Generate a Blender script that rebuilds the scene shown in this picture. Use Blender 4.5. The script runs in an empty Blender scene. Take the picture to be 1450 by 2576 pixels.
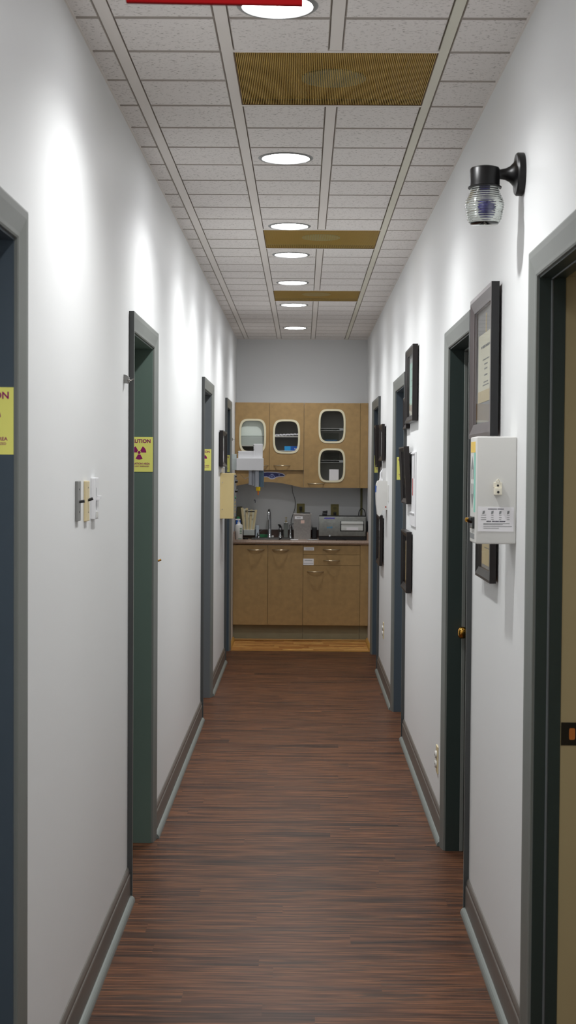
import bpy, bmesh, math, random
from mathutils import Matrix, Vector

random.seed(7)
sc = bpy.context.scene
COL = sc.collection
PI = math.pi

# ------------------------------------------------------------------ layout
WL, WR = -0.6175, 0.5906          # corridor wall faces (x)
CEIL = 2.741
YB, YE = -2.2, 13.22              # back of corridor, end wall
THK = 0.16                        # wall thickness
Z0 = 4.110                        # first tile row line
ROW = 0.3048

# ------------------------------------------------------------------ materials
def lin(c):
    return tuple(((v / 255.0) / 12.92 if v / 255.0 <= 0.04045 else (((v / 255.0) + 0.055) / 1.055) ** 2.4) for v in c)

MATS = {}
def new_mat(name):
    m = bpy.data.materials.new(name); m.use_nodes = True
    nt = m.node_tree
    return m, nt, nt.nodes['Principled BSDF']

def mat(name, rgb, rough=0.5, metal=0.0, bump=0.0, bscale=200.0, vary=0.0, vscale=30.0, coat=0.0, spec=None, emis=None, es=0.0):
    if name in MATS: return MATS[name]
    m, nt, b = new_mat(name)
    c = lin(rgb) + (1,)
    b.inputs['Base Color'].default_value = c
    b.inputs['Roughness'].default_value = rough
    b.inputs['Metallic'].default_value = metal
    if coat: b.inputs['Coat Weight'].default_value = coat
    if spec is not None: b.inputs['Specular IOR Level'].default_value = spec
    if emis:
        b.inputs['Emission Color'].default_value = lin(emis) + (1,)
        b.inputs['Emission Strength'].default_value = es
    tc = nt.nodes.new('ShaderNodeTexCoord')
    if vary:
        n = nt.nodes.new('ShaderNodeTexNoise'); n.inputs['Scale'].default_value = vscale; n.inputs['Detail'].default_value = 4
        nt.links.new(tc.outputs['Object'], n.inputs['Vector'])
        r = nt.nodes.new('ShaderNodeValToRGB')
        r.color_ramp.elements[0].position = 0.3; r.color_ramp.elements[1].position = 0.7
        r.color_ramp.elements[0].color = tuple(v * (1 - vary) for v in c[:3]) + (1,)
        r.color_ramp.elements[1].color = tuple(min(1, v * (1 + vary)) for v in c[:3]) + (1,)
        nt.links.new(n.outputs['Fac'], r.inputs['Fac']); nt.links.new(r.outputs['Color'], b.inputs['Base Color'])
    if bump:
        n = nt.nodes.new('ShaderNodeTexNoise'); n.inputs['Scale'].default_value = bscale; n.inputs['Detail'].default_value = 3
        nt.links.new(tc.outputs['Object'], n.inputs['Vector'])
        bp = nt.nodes.new('ShaderNodeBump'); bp.inputs['Strength'].default_value = bump; bp.inputs['Distance'].default_value = 0.002
        nt.links.new(n.outputs['Fac'], bp.inputs['Height']); nt.links.new(bp.outputs['Normal'], b.inputs['Normal'])
    MATS[name] = m
    return m

def pane_mat(name, tint=(1, 1, 1), rough=0.02, ior=1.14):
    m = bpy.data.materials.new(name); m.use_nodes = True; nt = m.node_tree; nt.nodes.clear()
    o = nt.nodes.new('ShaderNodeOutputMaterial'); mx = nt.nodes.new('ShaderNodeMixShader')
    t = nt.nodes.new('ShaderNodeBsdfTransparent'); t.inputs['Color'].default_value = tint + (1,)
    g = nt.nodes.new('ShaderNodeBsdfGlossy'); g.inputs['Roughness'].default_value = rough
    f = nt.nodes.new('ShaderNodeFresnel'); f.inputs['IOR'].default_value = ior
    ge = nt.nodes.new('ShaderNodeNewGeometry'); mu = nt.nodes.new('ShaderNodeMath'); mu.operation = 'MULTIPLY'
    iv = nt.nodes.new('ShaderNodeMath'); iv.operation = 'SUBTRACT'; iv.inputs[0].default_value = 1.0; nt.links.new(ge.outputs['Backfacing'], iv.inputs[1])
    nt.links.new(f.outputs[0], mu.inputs[0]); nt.links.new(iv.outputs[0], mu.inputs[1]); nt.links.new(mu.outputs[0], mx.inputs[0]); nt.links.new(t.outputs[0], mx.inputs[1]); nt.links.new(g.outputs[0], mx.inputs[2])
    nt.links.new(mx.outputs[0], o.inputs['Surface'])
    return m

def floor_mat(name, cols, bw, rh, grain=(1.6, 34.0), rough=0.36, streak=0.55, scale_v=1.0):
    m, nt, b = new_mat(name)
    L = nt.links.new; N = nt.nodes.new
    tc = N('ShaderNodeTexCoord'); sp = N('ShaderNodeSeparateXYZ'); L(tc.outputs['Object'], sp.inputs[0])
    def mth(op, a_, b_=None):
        q = N('ShaderNodeMath'); q.operation = op
        for i_, v_ in enumerate((a_, b_)):
            if v_ is None: continue
            if isinstance(v_, (int, float)): q.inputs[i_].default_value = v_
            else: L(v_, q.inputs[i_])
        return q.outputs[0]
    row = mth('FLOOR', mth('DIVIDE', sp.outputs[1], rh))
    wr = N('ShaderNodeTexWhiteNoise'); wr.noise_dimensions = '1D'; L(row, wr.inputs['W'])
    col = mth('FLOOR', mth('ADD', mth('DIVIDE', sp.outputs[0], bw), mth('MULTIPLY', wr.outputs['Value'], 9.0)))
    cb = N('ShaderNodeCombineXYZ'); L(col, cb.inputs[0]); L(row, cb.inputs[1])
    wp = N('ShaderNodeTexWhiteNoise'); wp.noise_dimensions = '2D'; L(cb.outputs[0], wp.inputs['Vector'])
    mp = N('ShaderNodeMapping'); mp.inputs['Scale'].default_value = (grain[0], grain[1], 1)
    vm = N('ShaderNodeVectorMath'); vm.operation = 'MULTIPLY_ADD'; vm.inputs[1].default_value = (9.0, 5.0, 0)
    L(wp.outputs['Color'], vm.inputs[0]); L(tc.outputs['Object'], vm.inputs[2])
    L(vm.outputs[0], mp.inputs['Vector'])
    n1 = N('ShaderNodeTexNoise'); n1.inputs['Scale'].default_value = 1.0 * scale_v; n1.inputs['Detail'].default_value = 6; n1.inputs['Roughness'].default_value = 0.62; n1.inputs['Distortion'].default_value = 0.35
    L(mp.outputs[0], n1.inputs['Vector'])
    n2 = N('ShaderNodeTexNoise'); n2.inputs['Scale'].default_value = 3.4 * scale_v; n2.inputs['Detail'].default_value = 4
    L(mp.outputs[0], n2.inputs['Vector'])
    # plank tone + streaks -> ramp
    a = N('ShaderNodeMath'); a.operation = 'MULTIPLY'; a.inputs[1].default_value = 1 - streak
    L(wp.outputs['Value'], a.inputs[0])
    c2 = N('ShaderNodeMapRange'); c2.inputs['From Min'].default_value = 0.33; c2.inputs['From Max'].default_value = 0.67; c2.inputs['To Max'].default_value = streak
    L(n1.outputs['Fac'], c2.inputs['Value'])
    s = N('ShaderNodeMath'); s.operation = 'ADD'; L(a.outputs[0], s.inputs[0]); L(c2.outputs[0], s.inputs[1])
    rp = N('ShaderNodeValToRGB'); els = rp.color_ramp.elements
    els[0].position = 0; els[0].color = lin(cols[0]) + (1,); els[1].position = 1; els[1].color = lin(cols[-1]) + (1,)
    for i, cc in enumerate(cols[1:-1]):
        e = els.new((i + 1) / (len(cols) - 1)); e.color = lin(cc) + (1,)
    L(s.outputs[0], rp.inputs['Fac'])
    mr = N('ShaderNodeMapRange'); mr.inputs['From Min'].default_value = 0.35; mr.inputs['From Max'].default_value = 0.65
    mr.inputs['To Min'].default_value = 0.50; mr.inputs['To Max'].default_value = 1.40
    L(n2.outputs['Fac'], mr.inputs['Value'])
    mx = N('ShaderNodeMix'); mx.data_type = 'RGBA'; mx.blend_type = 'MULTIPLY'; mx.inputs[0].default_value = 1.0
    L(rp.outputs['Color'], mx.inputs[6]); L(mr.outputs[0], mx.inputs[7])
    L(mx.outputs[2], b.inputs['Base Color'])
    b.inputs['Roughness'].default_value = rough; b.inputs['Specular IOR Level'].default_value = 0.14
    bp = N('ShaderNodeBump'); bp.inputs['Strength'].default_value = 0.25; bp.inputs['Distance'].default_value = 0.001
    L(n1.outputs['Fac'], bp.inputs['Height']); L(bp.outputs['Normal'], b.inputs['Normal'])
    return m

def tile_mat():
    m, nt, b = new_mat('acoustic_tile')
    L = nt.links.new; N = nt.nodes.new
    tc = N('ShaderNodeTexCoord')
    mp = N('ShaderNodeMapping'); mp.inputs['Rotation'].default_value = (0, 0, 0.6); mp.inputs['Scale'].default_value = (95, 210, 95)
    L(tc.outputs['Object'], mp.inputs['Vector'])
    n = N('ShaderNodeTexNoise'); n.inputs['Scale'].default_value = 1.0; n.inputs['Detail'].default_value = 2.5
    L(mp.outputs[0], n.inputs['Vector'])
    r = N('ShaderNodeValToRGB'); e = r.color_ramp.elements
    e[0].position = 0.30; e[0].color = lin((158, 151, 145)) + (1,)
    e[1].position = 0.40; e[1].color = lin((236, 231, 227)) + (1,)
    L(n.outputs['Fac'], r.inputs['Fac']); L(r.outputs['Color'], b.inputs['Base Color'])
    n2 = N('ShaderNodeTexNoise'); n2.inputs['Scale'].default_value = 90; n2.inputs['Detail'].default_value = 3
    L(tc.outputs['Object'], n2.inputs['Vector'])
    ad = N('ShaderNodeMath'); ad.operation = 'ADD'; L(r.outputs['Color'], ad.inputs[0]); L(n2.outputs['Fac'], ad.inputs[1])
    bp = N('ShaderNodeBump'); bp.inputs['Strength'].default_value = 0.5; bp.inputs['Distance'].default_value = 0.0015
    L(ad.outputs[0], bp.inputs['Height']); L(bp.outputs['Normal'], b.inputs['Normal'])
    b.inputs['Roughness'].default_value = 0.9
    return m

M_WALL = mat('wall_paint', (230, 231, 231), 0.5, bump=0.12, bscale=350, spec=0.4)
M_TILE = tile_mat()
M_TEE = mat('tee_white', (236, 230, 224), 0.6)
M_TEEG = mat('tee_aged', (224, 221, 204), 0.45)
M_FLOOR = floor_mat('walnut_planks', [(38, 28, 24), (66, 46, 35), (84, 54, 38), (108, 70, 46), (68, 52, 42), (102, 60, 42)], 1.1, 0.102, grain=(1.5, 26.0), rough=0.40, streak=0.72)
M_KFLOOR = floor_mat('oak_parquet', [(140, 84, 44), (172, 116, 60), (192, 140, 78), (212, 166, 96)], 0.26, 0.06, grain=(4, 60), rough=0.4, streak=0.2)
M_TRIM = mat('grey_green_trim', (116, 119, 115), 0.42, bump=0.06, bscale=120)
M_CEDGE = mat('casing_edge_dark', (66, 68, 68), 0.45)
M_BASE = mat('baseboard_board_paint', (104, 99, 93), 0.38)
M_SHOE = mat('shoe_paint', (120, 126, 122), 0.36)
M_JAMBG = mat('jamb_green', (94, 112, 103), 0.45, bump=0.05)
M_JAMBS = mat('jamb_slate', (104, 109, 112), 0.45, bump=0.05)
M_JAMBN = mat('jamb_blue_slate', (70, 82, 92), 0.45, bump=0.05)
M_JAMBD = mat('jamb_dark_green', (44, 56, 53), 0.4, bump=0.05)
M_TAN = mat('tan_rebate', (176, 160, 120), 0.5)
M_BLACK = mat('black_plastic', (22, 22, 24), 0.4)
M_BLKG = mat('black_gloss', (18, 18, 20), 0.22, coat=0.4)
M_BRONZE = mat('dark_bronze', (13, 12, 13), 0.36, spec=0.35)
M_BRASS = mat('brass', (190, 140, 60), 0.16, metal=1.0)
M_CHROME = mat('chrome', (205, 208, 212), 0.07, metal=1.0)
M_STEEL = mat('stainless', (168, 164, 160), 0.32, metal=1.0, vary=0.08, vscale=60)
M_DSTEEL = mat('dark_stainless', (150, 152, 148), 0.36, metal=1.0, vary=0.12, vscale=40)
M_SATIN = mat('satin_nickel', (190, 176, 150), 0.3, metal=1.0)
M_WHITE = mat('white_plastic', (226, 226, 228), 0.4)
M_OFFW = mat('off_white_plastic', (214, 213, 209), 0.42)
M_IVORY = mat('ivory_plastic', (214, 198, 158), 0.42)
M_BEIGE = mat('beige_enamel', (204, 184, 132), 0.45)
M_GREY = mat('grey_plastic', (128, 128, 126), 0.4)
M_PAPER = mat('paper', (232, 230, 232), 0.7)
M_CREAM = mat('cream_paper', (228, 226, 204), 0.6, vary=0.04, vscale=12)
M_PARCH = mat('parchment', (206, 190, 148), 0.6, vary=0.06, vscale=20)
M_MATB = mat('grey_mat_board', (150, 152, 152), 0.7)
M_TEALP = mat('pale_teal_print', (166, 206, 192), 0.6)
M_INK = mat('ink', (70, 68, 84), 0.7)
M_INKL = mat('light_ink', (130, 132, 132), 0.7)
M_FRAME = mat('black_brown_wood', (27, 21, 20), 0.36, coat=0.12, spec=0.3)
M_PANE = pane_mat('pane_glass')
M_RED = mat('sign_red', (122, 4, 7), 0.8, spec=0.1)
M_SIGNY = mat('sign_yellow', (246, 242, 128), 0.5)
M_SIGNM = mat('sign_magenta', (150, 18, 100), 0.5)
M_CAB = mat('tan_laminate', (160, 130, 84), 0.5, vary=0.10, vscale=22)
M_CABE = mat('laminate_edge', (104, 78, 46), 0.6)
M_CABIN = mat('cabinet_interior', (196, 194, 188), 0.6)
M_TOE = mat('toe_kick_laminate', (138, 132, 106), 0.5, vary=0.06, vscale=14)
M_WIN = mat('cream_window_ring', (222, 214, 184), 0.38)
M_COUNT = mat('speckled_laminate', (150, 128, 112), 0.35, vary=0.4, vscale=160)
M_SPLASH = mat('dark_backsplash', (72, 52, 44), 0.4)
M_OLIVE = mat('olive_plate', (134, 124, 66), 0.5)
M_VENT = mat('olive_grille', (196, 162, 78), 0.5)
M_VENTB = mat('grille_backing', (190, 158, 78), 0.6)
M_DUCT = mat('duct_blue_grey', (196, 220, 216), 0.5)
M_NAVY = mat('navy_label', (24, 30, 84), 0.45)
M_BLUEP = mat('blue_plastic', (24, 84, 170), 0.4)
M_CYANP = mat('cyan_print', (40, 150, 214), 0.4)
M_GREENP = mat('green_plastic', (30, 112, 66), 0.45)
M_YEL = mat('yellow_plastic', (226, 190, 10), 0.4)
M_ORG = mat('orange_tip', (228, 130, 60), 0.4)
M_GTUBE = mat('grey_tube', (168, 172, 180), 0.35)
M_STUBE = mat('slate_tube', (78, 100, 116), 0.3)
M_QR = mat('golden_quarter_round', (186, 140, 66), 0.45)
M_REDB = mat('red_accent', (168, 60, 54), 0.5)
M_PINK = mat('pink_sticker', (222, 190, 176), 0.6)
M_VIO = mat('violet_bulb', (44, 40, 104), 0.2)
def clear_mat(name, col, ior=1.45, rough=0.0):
    m, nt, b = new_mat(name)
    b.inputs['Base Color'].default_value = col + (1,)
    b.inputs['Transmission Weight'].default_value = 1.0
    b.inputs['Roughness'].default_value = rough; b.inputs['IOR'].default_value = ior
    return m
M_GLASS = clear_mat('clear_glass', (0.95, 0.98, 0.96))
M_ACRYL = pane_mat('acrylic', (0.86, 0.88, 0.86), 0.08)
M_LENS = mat('lamp_lens', (250, 250, 255), 0.5, emis=(250, 251, 255), es=38.0)

# ------------------------------------------------------------------ mesh builder
ORG = {}       # object -> world origin
class MB:
    def __init__(s): s.bm = bmesh.new()
    def box(s, x0, x1, y0, y1, z0, z1, bev=0.0, M=None, seg=2):
        r = bmesh.ops.create_cube(s.bm, size=1.0); vs = r['verts']
        for v in vs:
            v.co = Vector(((x0 + x1) / 2 + v.co.x * (x1 - x0), (y0 + y1) / 2 + v.co.y * (y1 - y0), (z0 + z1) / 2 + v.co.z * (z1 - z0)))
        if bev:
            es = list({e for v in vs for e in v.link_edges})
            rr = bmesh.ops.bevel(s.bm, geom=es, offset=bev, segments=seg, profile=0.6, affect='EDGES')
            vs = list({v for f in rr['faces'] for v in f.verts} | {v for v in vs if v.is_valid})
        if M is not None: bmesh.ops.transform(s.bm, matrix=M, verts=[v for v in vs if v.is_valid])
        return s
    def poly(s, pts, faces):
        vs = [s.bm.verts.new(p) for p in pts]
        for f in faces: s.bm.faces.new([vs[i] for i in f])
        return s
    def lathe(s, prof, c=(0, 0, 0), axis='z', seg=32, close=False, sx=1.0, sy=1.0):
        rings = []
        for r, h in prof:
            ring = []
            for k in range(seg):
                a = 2 * PI * k / seg
                u, v = r * math.cos(a) * sx, r * math.sin(a) * sy
                p = {'z': (u, v, h), 'x': (h, u, v), 'y': (u, h, v)}[axis]
                ring.append(s.bm.verts.new((c[0] + p[0], c[1] + p[1], c[2] + p[2])))
            rings.append(ring)
        n = len(rings)
        for i in range(n if close else n - 1):
            A, B = rings[i], rings[(i + 1) % n]
            for k in range(seg):
                s.bm.faces.new((A[k], A[(k + 1) % seg], B[(k + 1) % seg], B[k]))
        if not close:
            s.bm.faces.new(rings[0]); s.bm.faces.new(rings[-1])
        return s
    def cyl(s, p0, p1, r0, r1=None, seg=20):
        return s.tube([p0, p1], [r0, r0 if r1 is None else r1], seg)
    def tube(s, path, rad, seg=10):
        P = [Vector(p) for p in path]; n = len(P)
        R = rad if isinstance(rad, (list, tuple)) else [rad] * n
        rings = []; up = None
        for i in range(n):
            t = (P[min(i + 1, n - 1)] - P[max(i - 1, 0)]).normalized()
            if up is None:
                up = Vector((0, 0, 1)) if abs(t.z) < 0.9 else Vector((1, 0, 0))
            a = (up - t * up.dot(t)).normalized(); up = a; b = t.cross(a)
            rings.append([s.bm.verts.new(P[i] + (a * math.cos(2 * PI * k / seg) + b * math.sin(2 * PI * k / seg)) * R[i]) for k in range(seg)])
        for i in range(n - 1):
            A, B = rings[i], rings[i + 1]
            for k in range(seg): s.bm.faces.new((A[k], A[(k + 1) % seg], B[(k + 1) % seg], B[k]))
        s.bm.faces.new(rings[0]); s.bm.faces.new(rings[-1])
        return s
    def ball(s, c, r, sx=1, sy=1, sz=1, seg=24):
        rr = bmesh.ops.create_uvsphere(s.bm, u_segments=seg, v_segments=seg // 2, radius=r)
        for v in rr['verts']: v.co = Vector((c[0] + v.co.x * sx, c[1] + v.co.y * sy, c[2] + v.co.z * sz))
        return s
    def flat(s, loops, depth, M):
        """filled outline(s) with holes (even-odd), given thickness, placed by matrix M (u,v,w)->world; w in [0, depth]"""
        cu = bpy.data.curves.new('tmp', 'CURVE'); cu.dimensions = '2D'; cu.fill_mode = 'BOTH'; cu.extrude = depth / 2
        for lp in loops:
            sp = cu.splines.new('POLY'); sp.points.add(len(lp) - 1)
            for p, q in zip(sp.points, lp): p.co = (q[0], q[1], 0, 1)
            sp.use_cyclic_u = True
        s._curve(cu, M @ Matrix.Translation((0, 0, depth / 2)))
        return s
    def text(s, body, size, M, depth=0.0004, align='CENTER', bold=0.0, squeeze=1.0, shear=0.0):
        cu = bpy.data.curves.new('tmp', 'FONT'); cu.body = body; cu.size = size; cu.align_x = align; cu.align_y = 'CENTER'
        cu.extrude = depth / 2; cu.offset = bold; cu.resolution_u = 3; cu.shear = shear
        s._curve(cu, M @ Matrix.Translation((0, 0, depth / 2)) @ Matrix.Diagonal((squeeze, 1, 1, 1)))
        return s
    def _curve(s, cu, M):
        ob = bpy.data.objects.new('tmp', cu); COL.objects.link(ob)
        dg = bpy.context.evaluated_depsgraph_get(); dg.update()
        me = bpy.data.meshes.new_from_object(ob.evaluated_get(dg))
        me.transform(M); s.bm.from_mesh(me)
        bpy.data.objects.remove(ob); bpy.data.curves.remove(cu); bpy.data.meshes.remove(me)
    def build(s, name, material, parent=None, smooth=None, weld=False):
        bm = s.bm
        if weld: bmesh.ops.remove_doubles(bm, verts=bm.verts, dist=1e-5)
        bmesh.ops.recalc_face_normals(bm, faces=bm.faces)
        me = bpy.data.meshes.new(name)
        org = Vector((0, 0, 0))
        if parent is not None: org = ORG[parent.name]
        for v in bm.verts: v.co -= org
        bm.to_mesh(me); bm.free()
        if material: me.materials.append(material)
        if smooth is not None:
            me.shade_smooth() if smooth >= 180 else None
            if smooth < 180:
                me.shade_smooth(); me.set_sharp_from_angle(angle=math.radians(smooth))
        o = bpy.data.objects.new(name, me); COL.objects.link(o)
        ORG[o.name] = org
        if parent is not None: o.parent = parent
        return o

def thing(name, loc, label, cat, group=None):
    o = bpy.data.objects.new(name, None); COL.objects.link(o); o.empty_display_size = 0.05
    o.location = loc; ORG[o.name] = Vector(loc)
    o['label'] = label; o['category'] = cat
    if group: o['group'] = group
    return o
def tag(o, label, cat, group=None):
    o['label'] = label; o['category'] = cat
    if group: o['group'] = group
    return o
def struct(o): o['kind'] = 'structure'; return o
def sgroup(name, loc=(0, 0, 0)):
    o = bpy.data.objects.new(name, None); COL.objects.link(o); o.location = loc; ORG[o.name] = Vector(loc); o['kind'] = 'structure'
    return o
def reorigin(o, loc):
    """move a top-level mesh's origin to its base without moving its vertices"""
    loc = Vector(loc); o.data.transform(Matrix.Translation(-loc)); o.location = loc; ORG[o.name] = loc
    return o
def copy_tree(o, parent=None):
    c = o.copy(); COL.objects.link(c)
    if parent is not None: c.parent = parent
    for ch in list(o.children): copy_tree(ch, c)
    return c

def MF(x, y, z):      # faces the camera side (-y): u=+x, v=+z, w=-y
    return Matrix(((1, 0, 0, x), (0, 0, -1, y), (0, 1, 0, z), (0, 0, 0, 1)))
def MR(x, y, z):      # on the right wall facing -x: u=-y, v=+z, w=-x
    return Matrix(((0, 0, -1, x), (-1, 0, 0, y), (0, 1, 0, z), (0, 0, 0, 1)))
def ML(x, y, z):      # on the left wall facing +x: u=+y, v=+z, w=+x
    return Matrix(((0, 0, 1, x), (1, 0, 0, y), (0, 1, 0, z), (0, 0, 0, 1)))
def rect(u0, u1, v0, v1): return [(u0, v0), (u1, v0), (u1, v1), (u0, v1)]
def sq_oval(cx, cy, a, b, n=4.4, k=72):
    out = []
    for i in range(k):
        t = 2 * PI * i / k; c, s_ = math.cos(t), math.sin(t)
        out.append((cx + a * math.copysign(abs(c) ** (2 / n), c), cy + b * math.copysign(abs(s_) ** (2 / (n * 0.78)), s_)))
    return out

# ------------------------------------------------------------------ setting
DL = [(1, 2.20, 3.100), (2, 5.037, 5.893), (3, 8.665, 9.600), (4, 11.262, 12.033)]
DR = [(5, 2.72, 3.655), (6, 4.938, 5.815), (7, 8.105, 9.112), (8, 10.86, 11.895)]
HEAD = 2.102
CW = 0.066
def wall(name, x, sgn, doors):
    b = MB(); xs = sorted((x, x + sgn * THK)); y = YB
    for _, a, c in doors:
        b.box(xs[0], xs[1], y, a + 0.045, 0, CEIL + 0.06)
        b.box(xs[0], xs[1], a + 0.045, c - 0.045, HEAD - 0.045, CEIL + 0.06)
        y = c - 0.045
    b.box(xs[0], xs[1], y, YE + 0.1, 0, CEIL + 0.06)
    return struct(b.build(name, M_WALL))
wall('wall_left', WL, -1, DL)
wall('wall_right', WR, 1, DR)
struct(MB().box(WL - THK, WR + THK, YE, YE + 0.1, 0, CEIL + 0.06).build('wall_end', M_WALL))
struct(MB().box(WL - THK, WR + THK, YB - 0.1, YB, 0, CEIL + 0.06).build('wall_back', M_WALL))
struct(MB().box(-1.0, 2.6, YB - 0.1, 12.01, -0.05, 0).build('floor', M_FLOOR))
struct(MB().box(WL - THK, WR + THK, 12.01, YE + 0.1, -0.05, 0.003).build('floor_kitchen', M_KFLOOR))

# ceiling: scored lay-in tiles, tees between the columns, vents dropped in
TX = [WL, -0.530, -0.225, 0.085, 0.395, WR]
VENT_ROWS = {0, 1, 10, 11, 18, 19}
b = MB()
b.box(WL - THK, WR + THK, YB, YE + 0.1, CEIL + 0.030, CEIL + 0.06)
k0 = int(math.floor((YB - Z0) / ROW)); k1 = int(math.ceil((YE - Z0) / ROW))
for k in range(k0, k1):
    y0, y1 = max(YB, Z0 + k * ROW + 0.005), min(YE, Z0 + (k + 1) * ROW - 0.005)
    if y1 - y0 < 0.02: continue
    for j in range(5):
        if k in VENT_ROWS and j in (2, 3): continue
        x0 = TX[j] + (0.0 if j == 0 else (0.014 if j == 4 else 0.017)); x1 = TX[j + 1] - (0.0 if j == 4 else (0.014 if j == 3 else 0.017))
        # chamfered tile face
        c = 0.0055
        pts = [(x0, y0, CEIL + 0.0088), (x1, y0, CEIL + 0.0088), (x1, y1, CEIL + 0.0088), (x0, y1, CEIL + 0.0088),
               (x0 + c, y0 + c, CEIL), (x1 - c, y0 + c, CEIL), (x1 - c, y1 - c, CEIL), (x0 + c, y1 - c, CEIL)]
        b.poly(pts, [(4, 5, 6, 7), (0, 1, 5, 4), (1, 2, 6, 5), (2, 3, 7, 6), (3, 0, 4, 7), (0, 3, 2, 1)])
ceil = b.build('ceiling', M_TILE)
ceil.data.materials.append(mat('tile_edge_shade', (182, 174, 166), 0.9))  # darker chamfer colour paints in the shadow lines between tiles
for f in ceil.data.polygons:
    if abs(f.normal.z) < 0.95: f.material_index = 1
struct(ceil)
n = 1
b = MB(); b.box(WL, WR, YB, YE, CEIL + 0.0088, CEIL + 0.029)
# leave the vent bays open: rebuild the backer as strips
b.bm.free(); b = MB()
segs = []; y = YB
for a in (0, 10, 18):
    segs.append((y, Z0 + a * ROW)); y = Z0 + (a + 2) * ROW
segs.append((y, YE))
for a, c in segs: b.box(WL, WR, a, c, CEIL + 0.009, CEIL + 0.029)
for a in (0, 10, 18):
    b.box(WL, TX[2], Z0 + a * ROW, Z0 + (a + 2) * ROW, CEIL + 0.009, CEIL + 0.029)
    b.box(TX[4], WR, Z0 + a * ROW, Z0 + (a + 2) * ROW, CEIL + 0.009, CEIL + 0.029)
struct(b.build('ceiling_backer', mat('ceiling_backer', (142, 135, 128), 0.9)))  # backer colour darkened too, adding painted shade inside the grooves
for i, x in enumerate(TX[1:5]):
    b = MB(); w = 0.017 if i < 3 else 0.0135; zz = CEIL + (0.0008 if i < 3 else -0.001)
    if i == 2:
        for a, c in segs: b.box(x - w, x + w, a + 0.014, c - 0.014, zz, CEIL + 0.012)
    else: b.box(x - w, x + w, YB, YE, zz, CEIL + 0.012)
    struct(b.build('trim_%d' % n, M_TEE if i < 3 else M_TEEG)); n += 1
b = MB()
for a in (0, 10, 18):
    for yy in (Z0 + a * ROW, Z0 + (a + 2) * ROW):
        b.box(TX[2] + 0.017, TX[4] - 0.014, yy - 0.013, yy + 0.004, CEIL - 0.001, CEIL + 0.012)
struct(b.build('trim_%d' % n, M_TEE)); n += 1
b = MB()   # wall angle
b.box(WL, WL + 0.006, YB, YE, CEIL - 0.002, CEIL + 0.004); b.box(WR - 0.006, WR, YB, YE, CEIL - 0.002, CEIL + 0.004)
b.box(WL, WR, YE - 0.016, YE, CEIL - 0.003, CEIL + 0.004)
struct(b.build('trim_%d' % n, M_TEE)); n += 1

# baseboards
def baseboard(name, x, sgn, spans):
    b = MB(); s = MB()
    for a, c in spans:
        # board with ogee cap: section (depth from wall, z)
        sec = [(0, 0.0), (0.012, 0.0), (0.012, 0.092), (0.0105, 0.096), (0.0085, 0.098), (0.0085, 0.109), (0.006, 0.116), (0.0035, 0.120), (0, 0.122)]
        pts = [(x + sgn * d, yy, z) for yy in (a, c) for d, z in sec]; m = len(sec)
        b.poly(pts, [(i, i + 1, i + 1 + m, i + m) for i in range(m - 1)] + [(m - 1, 0, m, 2 * m - 1), tuple(range(m)), tuple(range(m, 2 * m))])
        sec = [(0.012, 0.0)] + [(0.012 + 0.017 * math.cos(t * PI / 10), 0.020 * math.sin(t * PI / 10)) for t in range(6)]
        pts = [(x + sgn * d, yy, z) for yy in (a, c) for d, z in sec]; m = len(sec)
        s.poly(pts, [(i, i + 1, i + 1 + m, i + m) for i in range(m - 1)] + [(m - 1, 0, m, 2 * m - 1), tuple(range(m)), tuple(range(m, 2 * m))])
    o = struct(b.build(name, M_BASE)); s.build('shoe_moulding', M_SHOE, o)
    return o
baseboard('baseboard_left', WL, 1, [(YB, 2.20), (3.100, 5.037), (5.893, 8.665), (9.600, 11.262)])
baseboard('baseboard_right', WR, -1, [(YB, 2.72), (3.655, 4.938), (5.815, 8.105), (9.112, 10.86)])
b = MB()
for x, sg in ((WL, 1), (WR, -1)):
    sec = [(0, 0.003)] + [(0.02 * math.cos(t * PI / 10), 0.003 + 0.032 * math.sin(t * PI / 10)) for t in range(6)]
    pts = [(x + sg * d, yy, z) for yy in (12.036, 12.72) for d, z in sec]; m = len(sec)
    b.poly(pts, [(i, i + 1, i + 1 + m, i + m) for i in range(m - 1)] + [(m - 1, 0, m, 2 * m - 1), tuple(range(m)), tuple(range(m, 2 * m))])
struct(b.build('trim_%d' % n, M_QR)); n += 1
o = struct(MB().box(WL, WR, 12.003, 12.018, 0.0, 0.0045).build('trim_%d' % n, M_QR)); n += 1

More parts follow.
